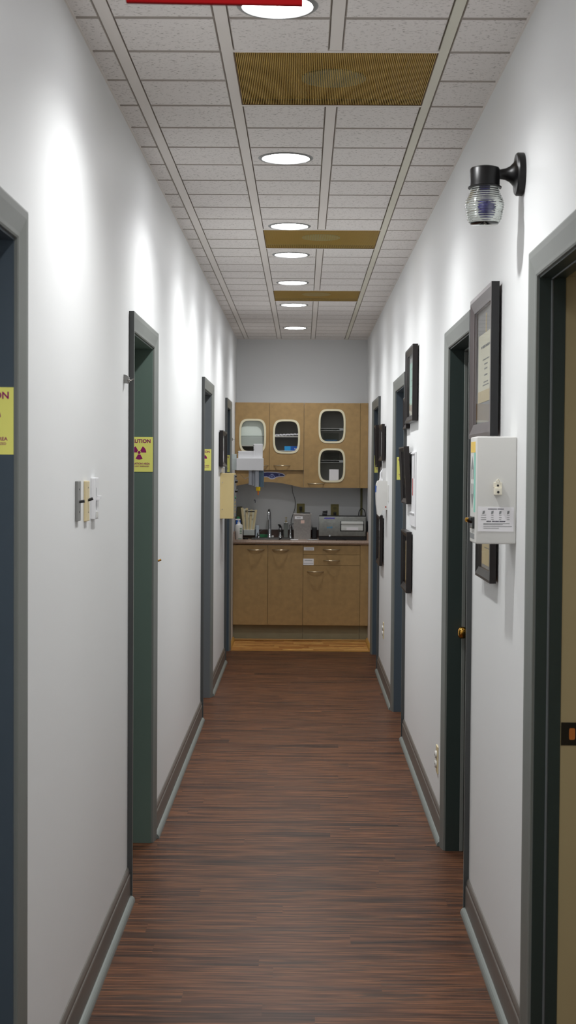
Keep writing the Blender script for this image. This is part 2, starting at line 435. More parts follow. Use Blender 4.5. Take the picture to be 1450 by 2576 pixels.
# doors
def door(num, side, y0, y1, jm, leafd, leafm, stop=None, open_=False):
    x = WL if side == 'L' else WR; sg = 1 if side == 'L' else -1       # sg points into the corridor
    root = sgroup('door_%d' % num, (x, (y0 + y1) / 2, 0))
    X = lambda d: x + sg * d
    # casing, mitred, thick outer edge and thin inner edge
    b = MB(); w = CW
    sec = [(0, 0.0), (0, 0.0175), (0.004, 0.0185), (0.018, 0.0175), (w - 0.012, 0.0105), (w - 0.004, 0.0095), (w, 0.007), (w, 0.0)]
    st = []
    for (oy, oz, sy, sz) in ((y0, 0, 1, 0), (y0, HEAD, 1, -1), (y1, HEAD, -1, -1), (y1, 0, -1, 0)):
        st.append([b.bm.verts.new((X(t), oy + sy * u, oz + sz * u)) for u, t in sec])
    m = len(sec)
    for A, B in zip(st, st[1:]):
        for i in range(m): b.bm.faces.new((A[i], A[(i + 1) % m], B[(i + 1) % m], B[i]))
    b.bm.faces.new(st[0]); b.bm.faces.new(st[-1])
    b.build('casing', M_TRIM, root)
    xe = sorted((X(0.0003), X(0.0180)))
    MB().box(xe[0], xe[1], y0 - 0.0014, y0 - 0.0002, 0, HEAD - 0.0005).build('casing_edge', M_CEDGE, root)  # separate darker strip over the near outer edge of the casing
    # jamb
    r = 0.005; ja, jb, jh = y0 + w + r, y1 - w - r, HEAD - w - r
    D = 0.065 if open_ else THK
    xa, xb = sorted((X(0.0005), X(-D)))
    b = MB()
    b.box(xa, xb, y0 + 0.0455, ja, 0, HEAD - 0.0455); b.box(xa, xb, jb, y1 - 0.0455, 0, HEAD - 0.0455); b.box(xa, xb, ja, jb, jh, HEAD - 0.0455)
    b.build('jamb', jm, root)
    if stop:
        d0, d1, t, sm = stop; xa, xb = sorted((X(-d0), X(-d1)))
        b = MB(); b.box(xa, xb, ja, ja + t, 0, jh - t, bev=0.002, seg=1); b.box(xa, xb, jb - t, jb, 0, jh - t, bev=0.002, seg=1); b.box(xa, xb, ja, jb, jh - t, jh, bev=0.002, seg=1)
        b.build('door_stop', sm, root)
    if leafm and not open_:
        xa, xb = sorted((X(-leafd), X(-leafd - 0.036)))
        b = MB(); b.box(xa, xb, ja + 0.003, jb - 0.003, 0.008, jh - 0.003, bev=0.002, seg=1)
        lf = b.build('door_leaf', leafm, root)
        # recessed panels drawn as raised mouldings on the leaf
        pm = MB(); fx = X(-leafd)
        for (za, zb) in ((0.22, 0.92), (1.06, jh - 0.16)):
            for (ya, yb) in ((ja + 0.12, (ja + jb) / 2 - 0.05), ((ja + jb) / 2 + 0.05, jb - 0.12)):
                e = 0.014
                for q in ((ya, yb, za, za + e), (ya, yb, zb - e, zb), (ya, ya + e, za + e, zb - e), (yb - e, yb, za + e, zb - e)):
                    xs = sorted((fx, fx + sg * 0.005)); pm.box(xs[0], xs[1], q[0], q[1], q[2], q[3])
        pm.build('panel_moulding', leafm, lf)
    if open_:
        # tan rebate behind the painted stop
        xa, xb = sorted((X(-0.0655), X(-THK)))
        b = MB(); b.box(xa, xb, y0 + 0.0455, ja - 0.012, 0, HEAD - 0.0455); b.box(xa, xb, jb + 0.004, y1 - 0.0455, 0, HEAD - 0.0455); b.box(xa, xb, ja - 0.012, jb + 0.004, jh + 0.004, HEAD - 0.0455)
        b.build('rebate', M_TAN, root)
    return root, ja, jb, jh
door(1, 'L', *DL[0][1:], M_JAMBN, 0.12, M_JAMBN)
door(2, 'L', *DL[1][1:], M_JAMBG, 0.12, M_JAMBG)
door(3, 'L', *DL[2][1:], M_JAMBS, 0.12, M_JAMBS)
door(4, 'L', *DL[3][1:], M_JAMBN, 0.12, M_JAMBN)
d5 = door(5, 'R', *DR[0][1:], M_JAMBD, 0.12, M_JAMBD, stop=(0.028, 0.0345, 0.004, M_JAMBS), open_=True)
d6 = door(6, 'R', *DR[1][1:], M_JAMBD, 0.100, M_JAMBD, stop=(0.056, 0.071, 0.008, M_TRIM))
door(7, 'R', *DR[2][1:], M_JAMBN, 0.12, M_JAMBS)
door(8, 'R', *DR[3][1:], M_JAMBN, 0.12, M_JAMBN)

# brass knob on the closed right-hand door
root, ja, jb, jh = d6
ky, kz, kx = 5.685, 0.897, WR + 0.100
b = MB(); b.lathe([(0.030, 0.0), (0.030, -0.004), (0.024, -0.008), (0.012, -0.010), (0.011, -0.026), (0.016, -0.030), (0.0225, -0.038), (0.0245, -0.048), (0.0225, -0.058), (0.015, -0.064), (0.006, -0.066)], (kx, ky, kz), 'x', 36)
b.build('door_knob', M_BRASS, root, smooth=40)
# strike plate in the open doorway
root, ja, jb, jh = d5
yy = jb + 0.004
b = MB(); b.flat([rect(-0.016, 0.058, -0.029, 0.029), sq_oval(0.012, 0, 0.008, 0.015, 6)], 0.0015, MF(WR + 0.0655 + 0.018, yy, 0.884)); b.build('strike_plate', M_BLKG, root)
b = MB(); b.flat([sq_oval(0.012, 0, 0.0085, 0.0155, 6)], 0.0004, MF(WR + 0.0655 + 0.018, yy, 0.884)); b.build('latch_recess', mat('raw_wood_recess', (190, 110, 40), 0.7), root)
# the open leaf, swung into the room
b = MB(); b.box(WR + THK + 0.01, WR + THK + 0.77, 2.775, 2.811, 0.008, 2.02, bev=0.002, seg=1); lf = b.build('door_leaf', M_TAN, root)

# small side room behind the open doorway
b = MB()
b.box(WR + THK, 2.5, 1.4, 1.5, 0, 2.75); b.box(WR + THK, 2.5, 4.4, 4.5, 0, 2.75); b.box(2.4, 2.5, 1.5, 4.4, 0, 2.75)
struct(b.build('wall_side_room', mat('side_room_paint', (196, 188, 168), 0.6)))
struct(MB().box(WR + THK, 2.5, 1.4, 4.5, 2.75, 2.80).build('ceiling_side_room', mat('side_room_ceiling', (200, 198, 190), 0.7)))

# ------------------------------------------------------------------ downlights
def spot(parent, x, y, z, power, name='lamp'):
    l = bpy.data.lights.new(name, 'SPOT'); l.energy = power; l.color = (0.985, 0.995, 0.99)
    l.spot_size = math.radians(SPOT_SIZE); l.spot_blend = SPOT_BLEND; l.shadow_soft_size = 0.04
    o = bpy.data.objects.new(name, l); COL.objects.link(o)
    if parent is not None:
        o.parent = parent; o.location = Vector((x, y, z)) - ORG[parent.name]
    else: o.location = (x, y, z)
    return o
SPOT_SIZE, SPOT_BLEND, SPOT_W = 145, 0.74, 54.0
LX = -0.074
proto = thing('recessed_downlight', (LX, 3.705, CEIL), 'round recessed ceiling light partly hidden by the red sign at top', 'ceiling light', 'recessed downlights along the corridor ceiling')
b = MB(); b.lathe([(0.090, 0.004), (0.090, -0.0015), (0.093, -0.004), (0.101, -0.0035), (0.106, 0.0), (0.106, 0.004)], (LX, 3.705, CEIL), 'z', 56, close=True)
b.build('trim_ring', M_GREY, proto, smooth=35)
b = MB(); b.lathe([(0.0899, 0.003), (0.0899, -0.001), (0.06, -0.0022), (0.02, -0.003)], (LX, 3.705, CEIL), 'z', 56); b.build('lens', M_LENS, proto, smooth=35)
spot(proto, LX, 3.705, CEIL - 0.012, SPOT_W)
LAB = {5.509: 'round recessed ceiling light between the first and second brown grilles',
       7.049: 'round recessed ceiling light just in front of the middle brown grille',
       7.991: 'round recessed ceiling light just beyond the middle brown grille',
       9.187: 'round recessed ceiling light just in front of the farthest brown grille',
       10.437: 'round recessed ceiling light just beyond the farthest brown grille',
       12.151: 'smallest round recessed ceiling light, nearest the kitchenette end wall'}
for y, lb in LAB.items():
    c = copy_tree(proto); c.location = (LX, y, CEIL); c['label'] = lb
    if y > 7:
        for ch in c.children:
            if ch.type == 'LIGHT': ch.data = ch.data.copy(); ch.data.energy = SPOT_W * (0.5 if y > 12 else 0.8)
for y, lb in ((1.9, 'round recessed ceiling light above the viewer'), (0.1, 'round recessed ceiling light behind the viewer'), (-1.4, 'round recessed ceiling light at the near end of the corridor')):
    c = copy_tree(proto); c.location = (LX, y, CEIL); c['label'] = lb

# ------------------------------------------------------------------ ceiling grilles
def vent(y0, label):
    x0, x1, y1 = TX[2] + 0.017, TX[4] - 0.014, y0 + 2 * ROW - 0.013; y0 += 0.004
    t = thing('ceiling_grille', ((x0 + x1) / 2, (y0 + y1) / 2, CEIL), label, 'air grille', 'brown ribbed grilles in the ceiling')
    b = MB(); b.box(x0 + 0.002, x1 - 0.002, y0, y1, CEIL + 0.020, CEIL + 0.026); b.build('backing', M_VENTB, t)
    b = MB(); b.lathe([(0.100, 0.0), (0.100, 0.004)], ((x0 + x1) / 2, (y0 + y1) / 2 + 0.04, CEIL + 0.0155), 'z', 48); b.build('duct_collar', M_DUCT, t)
    b = MB(); nn = 108; p = (x1 - x0) / nn
    for i in range(nn + 1):
        xx = x0 + i * p
        b.box(xx - 0.0012, xx + 0.0012, y0, y1, CEIL + 0.001, CEIL + 0.0045)
    b.build('ribs', M_VENT, t)
    b = MB(); b.box(x0 - 0.001, x0 + 0.003, y0, y1, CEIL, CEIL + 0.016); b.box(x1 - 0.003, x1 + 0.001, y0, y1, CEIL, CEIL + 0.016); b.box(x0, x1, y1 - 0.004, y1, CEIL - 0.0005, CEIL + 0.016)
    b.build('frame', M_CABE, t)
vent(Z0, 'largest brown ribbed ceiling grille, nearest, with a pale disc behind it')
vent(Z0 + 10 * ROW, 'middle brown ribbed ceiling grille between two round lights')
vent(Z0 + 18 * ROW, 'smallest and farthest brown ribbed ceiling grille')

# red hanging sign at the top of the view
t = thing('hanging_sign', (-0.158, 2.5, 2.356), 'red hanging sign panel cut off by the top edge of the picture', 'sign')
M = Matrix.Translation((-0.158, 2.5, 2.45)) @ Matrix.Rotation(math.radians(0.9), 4, 'Y')
b = MB(); b.box(-0.154, 0.154, -0.006, 0.006, -0.094, 0.094, bev=0.002, M=M); b.build('panel', M_RED, t)
b = MB(); b.cyl((-0.158, 2.5, 2.54), (-0.158, 2.5, CEIL - 0.012), 0.006); b.lathe([(0.05, 0), (0.045, 0.012)], (-0.158, 2.5, CEIL - 0.013), 'z', 24); b.build('ceiling_mount', M_WHITE, t, smooth=35)

# ------------------------------------------------------------------ radiation warning signs
def rad_sign(x0, yj, z0, z1, label):
    """flat yellow sign on a jamb face that looks towards -y; x0 = left edge"""
    H = z1 - z0; W = 0.113 * H / 0.143; cx = x0 + W / 2; y = yj - 0.0008
    o = MB().box(x0, x0 + W, yj - 0.0008, yj - 0.0001, z0, z1).build('radiation_warning_sign', M_SIGNY)
    reorigin(o, (cx, yj, z0)); tag(o, label, 'warning sign', 'yellow radiation caution signs on door jambs')
    b = MB()
    b.text('CAUTION', 0.0205 * H / 0.143, MF(cx, y, z1 - H * 0.125), 0.0003, bold=0.0006, squeeze=1.02); b.build('heading_lettering', M_SIGNM, o); b = MB()
    b.text('RADIATION AREA', 0.0104 * H / 0.143, MF(cx, y, z0 + H * 0.232), 0.0003, bold=0.00025, squeeze=1.03); b.build('area_lettering', M_SIGNM, o); b = MB()
    b.text('WHEN LIGHT ENERGIZED', 0.0070 * H / 0.143, MF(cx, y, z0 + H * 0.160), 0.0003, bold=0.0001, squeeze=1.0)
    b.build('note_lettering', M_SIGNM, o)
    b = MB(); r1, r2, rc = 0.029 * H / 0.143, 0.0085 * H / 0.143, 0.006 * H / 0.143; cz = z0 + H * 0.555
    for a in (30, 150, 270):
        pts = [(r2 * math.cos(math.radians(q)), r2 * math.sin(math.radians(q))) for q in range(a - 30, a + 31, 10)]
        pts += [(r1 * math.cos(math.radians(q)), r1 * math.sin(math.radians(q))) for q in range(a + 30, a - 31, -6)]
        b.flat([pts], 0.0003, MF(cx, y, cz))
    b.flat([[(rc * math.cos(k * PI / 12), rc * math.sin(k * PI / 12)) for k in range(24)]], 0.0003, MF(cx, y, cz))
    b.build('trefoil', M_SIGNM, o)
jy = lambda d: d[2] - CW - 0.005
def lsign(d, z0, z1, lb): rad_sign(WL + (0.0005 if d[0] == 1 else 0.0035) - 0.113 * (z1 - z0) / 0.143, jy(d), z0, z1, lb)
lsign(DL[0], 1.576, 1.719, 'yellow caution sign cut by the left edge of the picture, on the nearest left jamb')
lsign(DL[1], 1.531, 1.674, 'yellow caution sign with magenta trefoil on the green jamb of the second left doorway')
lsign(DL[2], 1.529, 1.672, 'yellow caution sign on the third doorway along the left wall')
lsign(DL[3], 1.511, 1.654, 'yellow caution sign above the beige box, on the farthest left doorway')
rad_sign(WR + 0.006, jy(DR[2]), 1.480, 1.624, 'yellow caution sign on the third right doorway, half hidden by a black frame')
rad_sign(WR + 0.004, jy(DR[3]), 1.516, 1.659, 'yellow-green caution sign on the farthest right doorway beside the soap dispenser')

# ------------------------------------------------------------------ wall sconce
SY = 3.88
t = thing('wall_sconce', (WR, SY, 2.349), 'black wall lamp with ribbed clear glass jar high on the right wall', 'wall lamp')
b = MB(); b.lathe([(0.056, 0.0), (0.0575, -0.002), (0.0575, -0.017), (0.054, -0.021), (0.044, -0.022), (0.038, -0.0225), (0.030, -0.028), (0.021, -0.037), (0.0155, -0.048), (0.013, -0.062), (0.0145, -0.070)], (WR, SY, 2.349), 'x', 48)
b.build('backplate', M_BRONZE, t, smooth=32)
CX = 0.487
b = MB(); b.lathe([(0.036, 2.312), (0.045, 2.311), (0.0455, 2.314), (0.041, 2.317), (0.0405, 2.322), (0.0405, 2.360), (0.038, 2.365), (0.030, 2.3675), (0.020, 2.370), (0.006, 2.3715)], (CX, SY, 0), 'z', 48)
b.build('socket_cup', M_BRONZE, t, smooth=32)
prof = []
zs = [2.314, 2.308, 2.300, 2.292, 2.284, 2.276, 2.266, 2.256, 2.246, 2.236, 2.228, 2.220, 2.214]
rs = [0.0375, 0.0385, 0.0410, 0.0440, 0.0480, 0.0515, 0.0530, 0.0520, 0.0500, 0.0480, 0.0465, 0.0425, 0.036]
fine = []
for i in range(len(zs) - 1):
    for q in range(6):
        f = q / 6; fine.append((rs[i] * (1 - f) + rs[i + 1] * f, zs[i] * (1 - f) + zs[i + 1] * f))
fine.append((rs[-1], zs[-1]))
outer = [(r + 0.0009 * math.sin(z * 2 * PI / 0.0062), z) for r, z in fine]
inner = [(r - 0.0022, z) for r, z in fine]
b = MB(); b.lathe(outer + [(0.001, 2.2125), (0.001, 2.2155), (0.031, 2.217)] + inner[::-1][3:], (CX, SY, 0), 'z', 56, close=True)
b.build('glass_jar', M_GLASS, t, smooth=60)
b = MB(); b.ball((CX + 0.006, SY, 2.258), 0.0255, 1.0, 1.0, 1.0); b.cyl((CX, SY, 2.300), (CX, SY, 2.316), 0.014, 0.016)
b.build('bulb', M_VIO, t, smooth=60)

# ------------------------------------------------------------------ framed pictures
def frame(side, y0, y1, z0, z1, gap, thick, bw, label, doc=None, docmat=None, matm=None, tilt=0.0, yaw=0.0, lines=None, group='black framed certificates', seal=None, fm=None, tassel=False):
    """a frame hanging on a side wall; gap = clear space behind it"""
    cy, cz = (y0 + y1) / 2, (z0 + z1) / 2; W, H = y1 - y0, z1 - z0
    x = WR if side == 'R' else WL; Mb = MR if side == 'R' else ML
    t = thing('picture_frame', (x, cy, z0), label, 'picture frame', group)
    M = Mb(x, cy, cz) @ Matrix.Translation((0, 0, gap))
    if tilt or yaw: M = Mb(x, cy, cz) @ Matrix.Translation((0, 0, gap)) @ Matrix.Translation((0, -H / 2, 0)) @ Matrix.Rotation(tilt, 4, 'X') @ Matrix.Rotation(yaw, 4, 'Y') @ Matrix.Translation((0, H / 2, 0))
    a, h = W / 2, H / 2
    b = MB()
    sec = [(0, 0), (0, thick), (bw * 0.28, thick + 0.001), (bw * 0.8, thick * 0.72), (bw, thick * 0.62), (bw, thick * 0.05), (bw * 0.8, 0)]
    st = []
    for (sx, sy) in ((-1, -1), (1, -1), (1, 1), (-1, 1)):
        st.append([b.bm.verts.new(M @ Vector((sx * (a - u), sy * (h - u), w))) for u, w in sec])
    m = len(sec)
    for i in range(4):
        A, B = st[i], st[(i + 1) % 4]
        for k in range(m): b.bm.faces.new((A[k], A[(k + 1) % m], B[(k + 1) % m], B[k]))
    mo = b.build('moulding', fm or M_FRAME, t)
    if fm:
        mo.data.materials.append(M_BLACK)
        for f in mo.data.polygons:
            if f.index % m == 0: f.material_index = 1
    b = MB(); b.box(-a + bw - 0.003, a - bw + 0.003, -h + bw - 0.003, h - bw + 0.003, thick * 0.06, thick * 0.14, M=M); b.build('mat_board', matm or M_MATB, t)
    if doc:
        u0, u1, v0, v1 = doc
        b = MB(); b.box(u0, u1, v0, v1, thick * 0.14, thick * 0.14 + 0.0006, M=M); d = b.build('document', docmat or M_CREAM, t)
        L = lines or []
        if L:
            for (lu, lv, lw, lh) in L:
                b = MB()
                # a written line: short uneven strokes
                u = lu - lw / 2
                while u < lu + lw / 2:
                    ww = random.uniform(0.5, 1.6) * lh
                    b.box(u, min(u + ww, lu + lw / 2), lv - lh / 2 * random.uniform(0.5, 1), lv + lh / 2 * random.uniform(0.5, 1), thick * 0.14 + 0.0006, thick * 0.14 + 0.0009, M=M)
                    u += ww + lh * random.choice((0.25, 0.25, 0.9))
                b.build('writing', M_INKL, d)
        if seal:
            b = MB(); b.box(seal[0], seal[1], seal[2], seal[3], thick * 0.14 + 0.0006, thick * 0.14 + 0.0010, M=M); b.build('seal_panel', M_PARCH, d)
    if tassel:
        b = MB(); b.box(tassel[0] - 0.006, tassel[0] + 0.006, tassel[1] - 0.03, tassel[1] + 0.03, thick * 0.14, thick * 0.14 + 0.002, M=M); b.build('tassel', M_PARCH, t)
    b = MB(); b.box(-a + bw - 0.002, a - bw + 0.002, -h + bw - 0.002, h - bw + 0.002, thick * 0.54, thick * 0.57, M=M); b.build('glazing', M_PANE, t)
    return t
frame('R', 4.262, 4.80, 1.652, 2.112, 0.008, 0.024, 0.046, 'largest black framed certificate, above the white wall box on the right', doc=(-0.195, 0.195, -0.115, 0.105), docmat=M_CREAM,
      lines=[(0, 0.062, 0.24, 0.011), (0, 0.020, 0.16, 0.005), (0, 0.005, 0.08, 0.005), (0, -0.010, 0.07, 0.006), (0, -0.030, 0.08, 0.006), (0, -0.052, 0.11, 0.005), (0, -0.062, 0.15, 0.005)],
      seal=(-0.195, 0.195, -0.115, -0.078), tassel=(0.0, 0.135), fm=mat('bronzed_moulding', (92, 80, 80), 0.3, metal=0.55))
frame('R', 4.272, 4.63, 1.208, 1.52, 0.008, 0.019, 0.030, 'small black framed certificate hanging below the white wall box', doc=(-0.135, 0.135, -0.115, 0.115), docmat=M_PARCH,
      lines=[(0, 0.06, 0.16, 0.010), (0, 0.02, 0.18, 0.004), (0, -0.02, 0.14, 0.004), (0, -0.06, 0.15, 0.004)])
frame('R', 7.30, 7.84, 1.797, 2.19, 0.006, 0.026, 0.034, 'upper black framed certificate with pale teal paper between the second and third right doorways', doc=(-0.215, 0.215, -0.10, 0.125), docmat=M_TEALP, matm=M_MATB,
      lines=[(0, 0.09, 0.2, 0.012), (0, 0.03, 0.3, 0.005), (0, 0.0, 0.3, 0.005), (0, -0.06, 0.2, 0.005)])
frame('R', 7.86, 8.09, 1.772, 1.950, 0.006, 0.018, 0.026, 'small black frame half hidden behind the teal certificate', doc=(-0.08, 0.08, -0.06, 0.06), docmat=M_PAPER, lines=[(0, 0.03, 0.1, 0.008), (0, -0.01, 0.1, 0.004)])
frame('R', 7.62, 8.02, 1.362, 1.672, 0.006, 0.028, 0.026, 'black frame leaning out from the wall at its top, in front of the caution sign', tilt=math.radians(3.2), doc=(-0.15, 0.15, -0.11, 0.11), docmat=M_MATB, matm=M_BLACK, lines=[(0, 0.05, 0.2, 0.008)])
frame('R', 7.60, 8.03, 0.885, 1.212, 0.006, 0.027, 0.032, 'lowest black framed certificate between the second and third right doorways', doc=(-0.16, 0.16, -0.12, 0.10), docmat=M_PARCH, matm=M_BLACK, lines=[(0, 0.06, 0.2, 0.008), (0, 0.0, 0.2, 0.005), (0, -0.05, 0.2, 0.005)])
frame('R', 10.12, 10.55, 1.606, 1.868, 0.010, 0.020, 0.034, 'nearer of two black frames side by side above the soap dispenser', doc=(-0.15, 0.15, -0.08, 0.08), docmat=M_PAPER)
frame('R', 10.62, 10.84, 1.561, 1.875, 0.010, 0.030, 0.030, 'farther of two black frames side by side above the soap dispenser', doc=(-0.07, 0.07, -0.11, 0.11), docmat=M_PAPER, tilt=math.radians(2.0))
frame('R', 10.28, 10.75, 0.845, 1.212, 0.010, 0.022, 0.034, 'black frame hanging below the soap dispenser', doc=(-0.18, 0.18, -0.13, 0.13), docmat=M_MATB)
frame('L', 10.42, 10.98, 1.556, 1.822, 0.006, 0.026, 0.032, 'black framed certificate above the beige box on the left wall', doc=(-0.22, 0.22, -0.09, 0.09), docmat=M_PAPER, lines=[(0, 0.04, 0.3, 0.01), (0, -0.02, 0.3, 0.005)])

# white notice panel between frames
t = thing('wall_chart', (WR, 7.55, 1.25), 'slim white wall panel with a red strip beside the leaning black frame', 'wall panel')
b = MB(); b.box(WR - 0.008, WR, 7.40, 7.74, 1.247, 1.640, bev=0.002); b.build('board', M_WHITE, t)
b = MB(); b.box(WR - 0.0095, WR - 0.008, 7.52, 7.55, 1.41, 1.50); b.build('red_strip', M_REDB, t)
b = MB(); b.box(WR - 0.0095, WR - 0.008, 7.43, 7.44, 1.50, 1.62); b.build('grey_strip', M_INKL, t)
for z in (1.632, 1.318): MB().box(WR - 0.014, WR - 0.008, 7.42, 7.72, z - 0.004, z + 0.004, bev=0.002).build('clip', M_WHITE, t)

# ------------------------------------------------------------------ white wall box (gas valve cabinet)
t = thing('wall_cabinet_box', (WR, 3.99, 1.345), 'white metal wall box with a lock and a taped instruction sheet on its side', 'wall box')
BX0 = 0.478
b = MB(); b.box(BX0, WR, 3.93, 4.065, 1.345, 1.642, bev=0.006, seg=3); b.build('housing', M_OFFW, t, smooth=35)
b = MB(); b.box(0.484, 0.583, 3.9288, 3.9300, 1.380, 1.4475); ns = b.build('instruction_sheet', M_PAPER, t)
b = MB(); Mx = MF(0.5335, 3.9288, 1.4135)
def word(b, u, v, w, h, M, slant=0.3):
    x = u
    while x < u + w:
        ww = random.uniform(0.7, 1.3) * h * 0.7
        b.flat([[(x, v - h / 2), (x + ww, v - h / 2), (x + ww + slant * h, v + h / 2 * random.uniform(0.3, 1)), (x + slant * h, v + h / 2)]], 0.0003, M)
        x += ww + h * 0.18
for (u, w) in ((-0.022, 0.009), (-0.011, 0.013), (0.0045, 0.017)): word(b, u, 0.0285, w, 0.0028, Mx)
for (u, w) in ((-0.026, 0.013), (-0.010, 0.006), (-0.002, 0.009), (0.010, 0.016)): word(b, u, -0.0055, w, 0.003, Mx)
b.build('heading_print', M_INK, ns)
b = MB()
for cu_, ww in ((-0.034, 0.014), (-0.010, 0.006), (0.012, 0.006), (0.034, 0.007)):
    b.flat([[(cu_ - 0.003, 0.014), (cu_ + 0.003, 0.016), (cu_ + 0.004, 0.024), (cu_ - 0.002, 0.023)]], 0.0003, Mx)
    for v in (0.0115, 0.005, -0.0005): word(b, cu_ - ww / 2, v, ww, 0.0013, Mx)
for v, w in ((-0.0115, 0.072), (-0.0145, 0.052), (-0.0195, 0.078), (-0.0245, 0.042)): word(b, -0.034, v, w, 0.0016, Mx)
b.build('body_print', M_INKL, ns)
# lock on the side
b = MB(); b.box(0.527, 0.548, 3.914, 3.930, 1.481, 1.501, bev=0.0015); b.box(0.526, 0.549, 3.922, 3.930, 1.501, 1.516, bev=0.0015)
b.tube([(0.533, 3.925, 1.512), (0.534, 3.922, 1.521), (0.5375, 3.920, 1.525), (0.541, 3.922, 1.521), (0.543, 3.925, 1.512)], 0.0016, 8)
lk = b.build('lock', mat('warm_white_plastic', (232, 226, 208), 0.4), t)
b = MB(); b.cyl((0.5375, 3.9145, 1.489), (0.5375, 3.9125, 1.489), 0.0034); b.cyl((0.5375, 3.9225, 1.507), (0.5375, 3.9205, 1.507), 0.003); b.build('keyhole', M_BLACK, lk)
# corridor face: yellow label, teal strip, up and down arrows, black latch with brass tip
xf = BX0
b = MB(); b.box(xf - 0.0006, xf, 3.948, 4.05, 1.598, 1.628); b.build('yellow_label', mat('yellow_label', (232, 196, 84), 0.5), t)
b = MB(); b.box(xf - 0.0006, xf, 3.940, 3.975, 1.432, 1.597); b.build('teal_strip', mat('teal_strip', (130, 200, 182), 0.5), t)
b = MB(); Ma = MR(xf, 4.012, 1.555)
b.flat([[(0, 0.033), (0.028, 0.0), (0.022, -0.032), (0.010, -0.032), (0.012, -0.004), (-0.012, -0.004), (-0.010, -0.032), (-0.022, -0.032), (-0.028, 0.0)]], 0.0006, Ma)
Ma = MR(xf, 4.012, 1.478)
b.flat([[(0, -0.036), (0.028, 0.0), (0.022, 0.033), (0.010, 0.033), (0.012, 0.004), (-0.012, 0.004), (-0.010, 0.033), (-0.022, 0.033), (-0.028, 0.0)]], 0.0006, Ma)
b.build('arrow_marks', M_INKL, t)
b = MB(); b.box(xf - 0.0006, xf, 3.955, 4.055, 1.357, 1.372); b.build('grey_label', M_INKL, t)
b = MB(); b.box(xf - 0.006, xf, 3.952, 4.02, 1.386, 1.420, bev=0.003); b.cyl((xf - 0.004, 3.985, 1.408), (xf - 0.014, 3.985, 1.410), 0.009, 0.008)
b.build('latch', M_BLKG, t)
b = MB(); b.lathe([(0.005, 0.0), (0.0065, -0.002), (0.0065, -0.008), (0.004, -0.010)], (xf - 0.013, 3.985, 1.410), 'x', 20); b.build('latch_tip', M_BRASS, t, smooth=40)

# ------------------------------------------------------------------ sockets and switches
def outlet(y, z, label, side='R', x=None):
    t = thing('wall_outlet', (WR, y, z), label, 'outlet', 'cream outlets low on the right wall')
    b = MB(); b.box(WR - 0.0055, WR, y - 0.035, y + 0.035, z - 0.058, z + 0.058, bev=0.002); b.build('cover_plate', M_IVORY, t)
    for s in (-1, 1):
        b = MB(); b.lathe([(0.0165, 0), (0.0165, -0.006), (0.014, -0.0085)], (WR - 0.005, y, z + s * 0.020), 'x', 24); f = b.build('socket', M_OFFW, t, smooth=40)
        for dy in (-0.006, 0.006): MB().box(WR - 0.0140, WR - 0.0135, y + dy - 0.001, y + dy + 0.001, z + s * 0.020 - 0.004, z + s * 0.020 + 0.004).build('slot', M_BLACK, f)
outlet(6.10, 0.302, 'cream outlet low on the wall, nearest, beside the closed door with the brass knob')
outlet(10.20, 0.388, 'smaller, farther cream outlet low on the right wall below the frames')
o = MB().box(WR - 0.006, WR, 9.74, 9.81, 1.325, 1.439, bev=0.002).build('switch_plate', M_OFFW); reorigin(o, (WR, 9.775, 1.325)); tag(o, 'off-white switch plate on the right wall beside the soap dispenser', 'switch')

def sw(name, y0, y1, z0, z1, th, m, label, parts):
    t = thing(name, (WL, (y0 + y1) / 2, z0), label, 'switch', 'light switches on the left wall')
    b = MB(); b.box(WL, WL + th, y0, y1, z0, z1, bev=0.0025); b.build('face_plate', m, t)
    for nm, q, mm in parts:
        for r in q: MB().box(*r[:6], bev=0.001).build(nm, mm, t)
    return t
zc = 1.455
t = sw('light_switch', 3.850, 3.905, 1.402, 1.512, 0.008, M_GREY, 'grey metal switch plate with dark toggle, leftmost of three',
   [('screw', [(WL + 0.008, WL + 0.0092, 3.875, 3.880, z, z + 0.004) for z in (1.425, 1.487)], M_BLACK)])
b = MB(); b.tube([(WL + 0.006, 3.878, zc), (WL + 0.022, 3.879, zc + 0.002)], [0.0035, 0.0042], 10); b.build('toggle', M_BLACK, t)
t = sw('light_switch', 4.003, 4.058, 1.396, 1.511, 0.009, M_IVORY, 'ivory switch plate with dark toggle, middle of three',
   [('screw', [(WL + 0.009, WL + 0.0105, 4.028, 4.033, z, z + 0.004) for z in (1.420, 1.490)], M_STEEL)])
b = MB(); b.tube([(WL + 0.006, 4.031, zc), (WL + 0.022, 4.033, zc + 0.006)], [0.0035, 0.0045], 10); b.build('toggle', M_BLACK, t)
t = sw('dimmer_switch', 4.136, 4.212, 1.397, 1.519, 0.013, M_WHITE, 'white dimmer switch with sliders, rightmost of three',
   [('slot', [(WL + 0.0125, WL + 0.0135, 4.160, 4.164, 1.425, 1.490)], M_INKL),
    ('slider', [(WL + 0.013, WL + 0.022, 4.156, 4.172, 1.452, 1.460), (WL + 0.013, WL + 0.024, 4.186, 4.200, 1.458, 1.466)], M_WHITE),
    ('rocker', [(WL + 0.013, WL + 0.015, 4.150, 4.168, 1.402, 1.420), (WL + 0.013, WL + 0.015, 4.172, 4.190, 1.402, 1.420)], M_OFFW)])

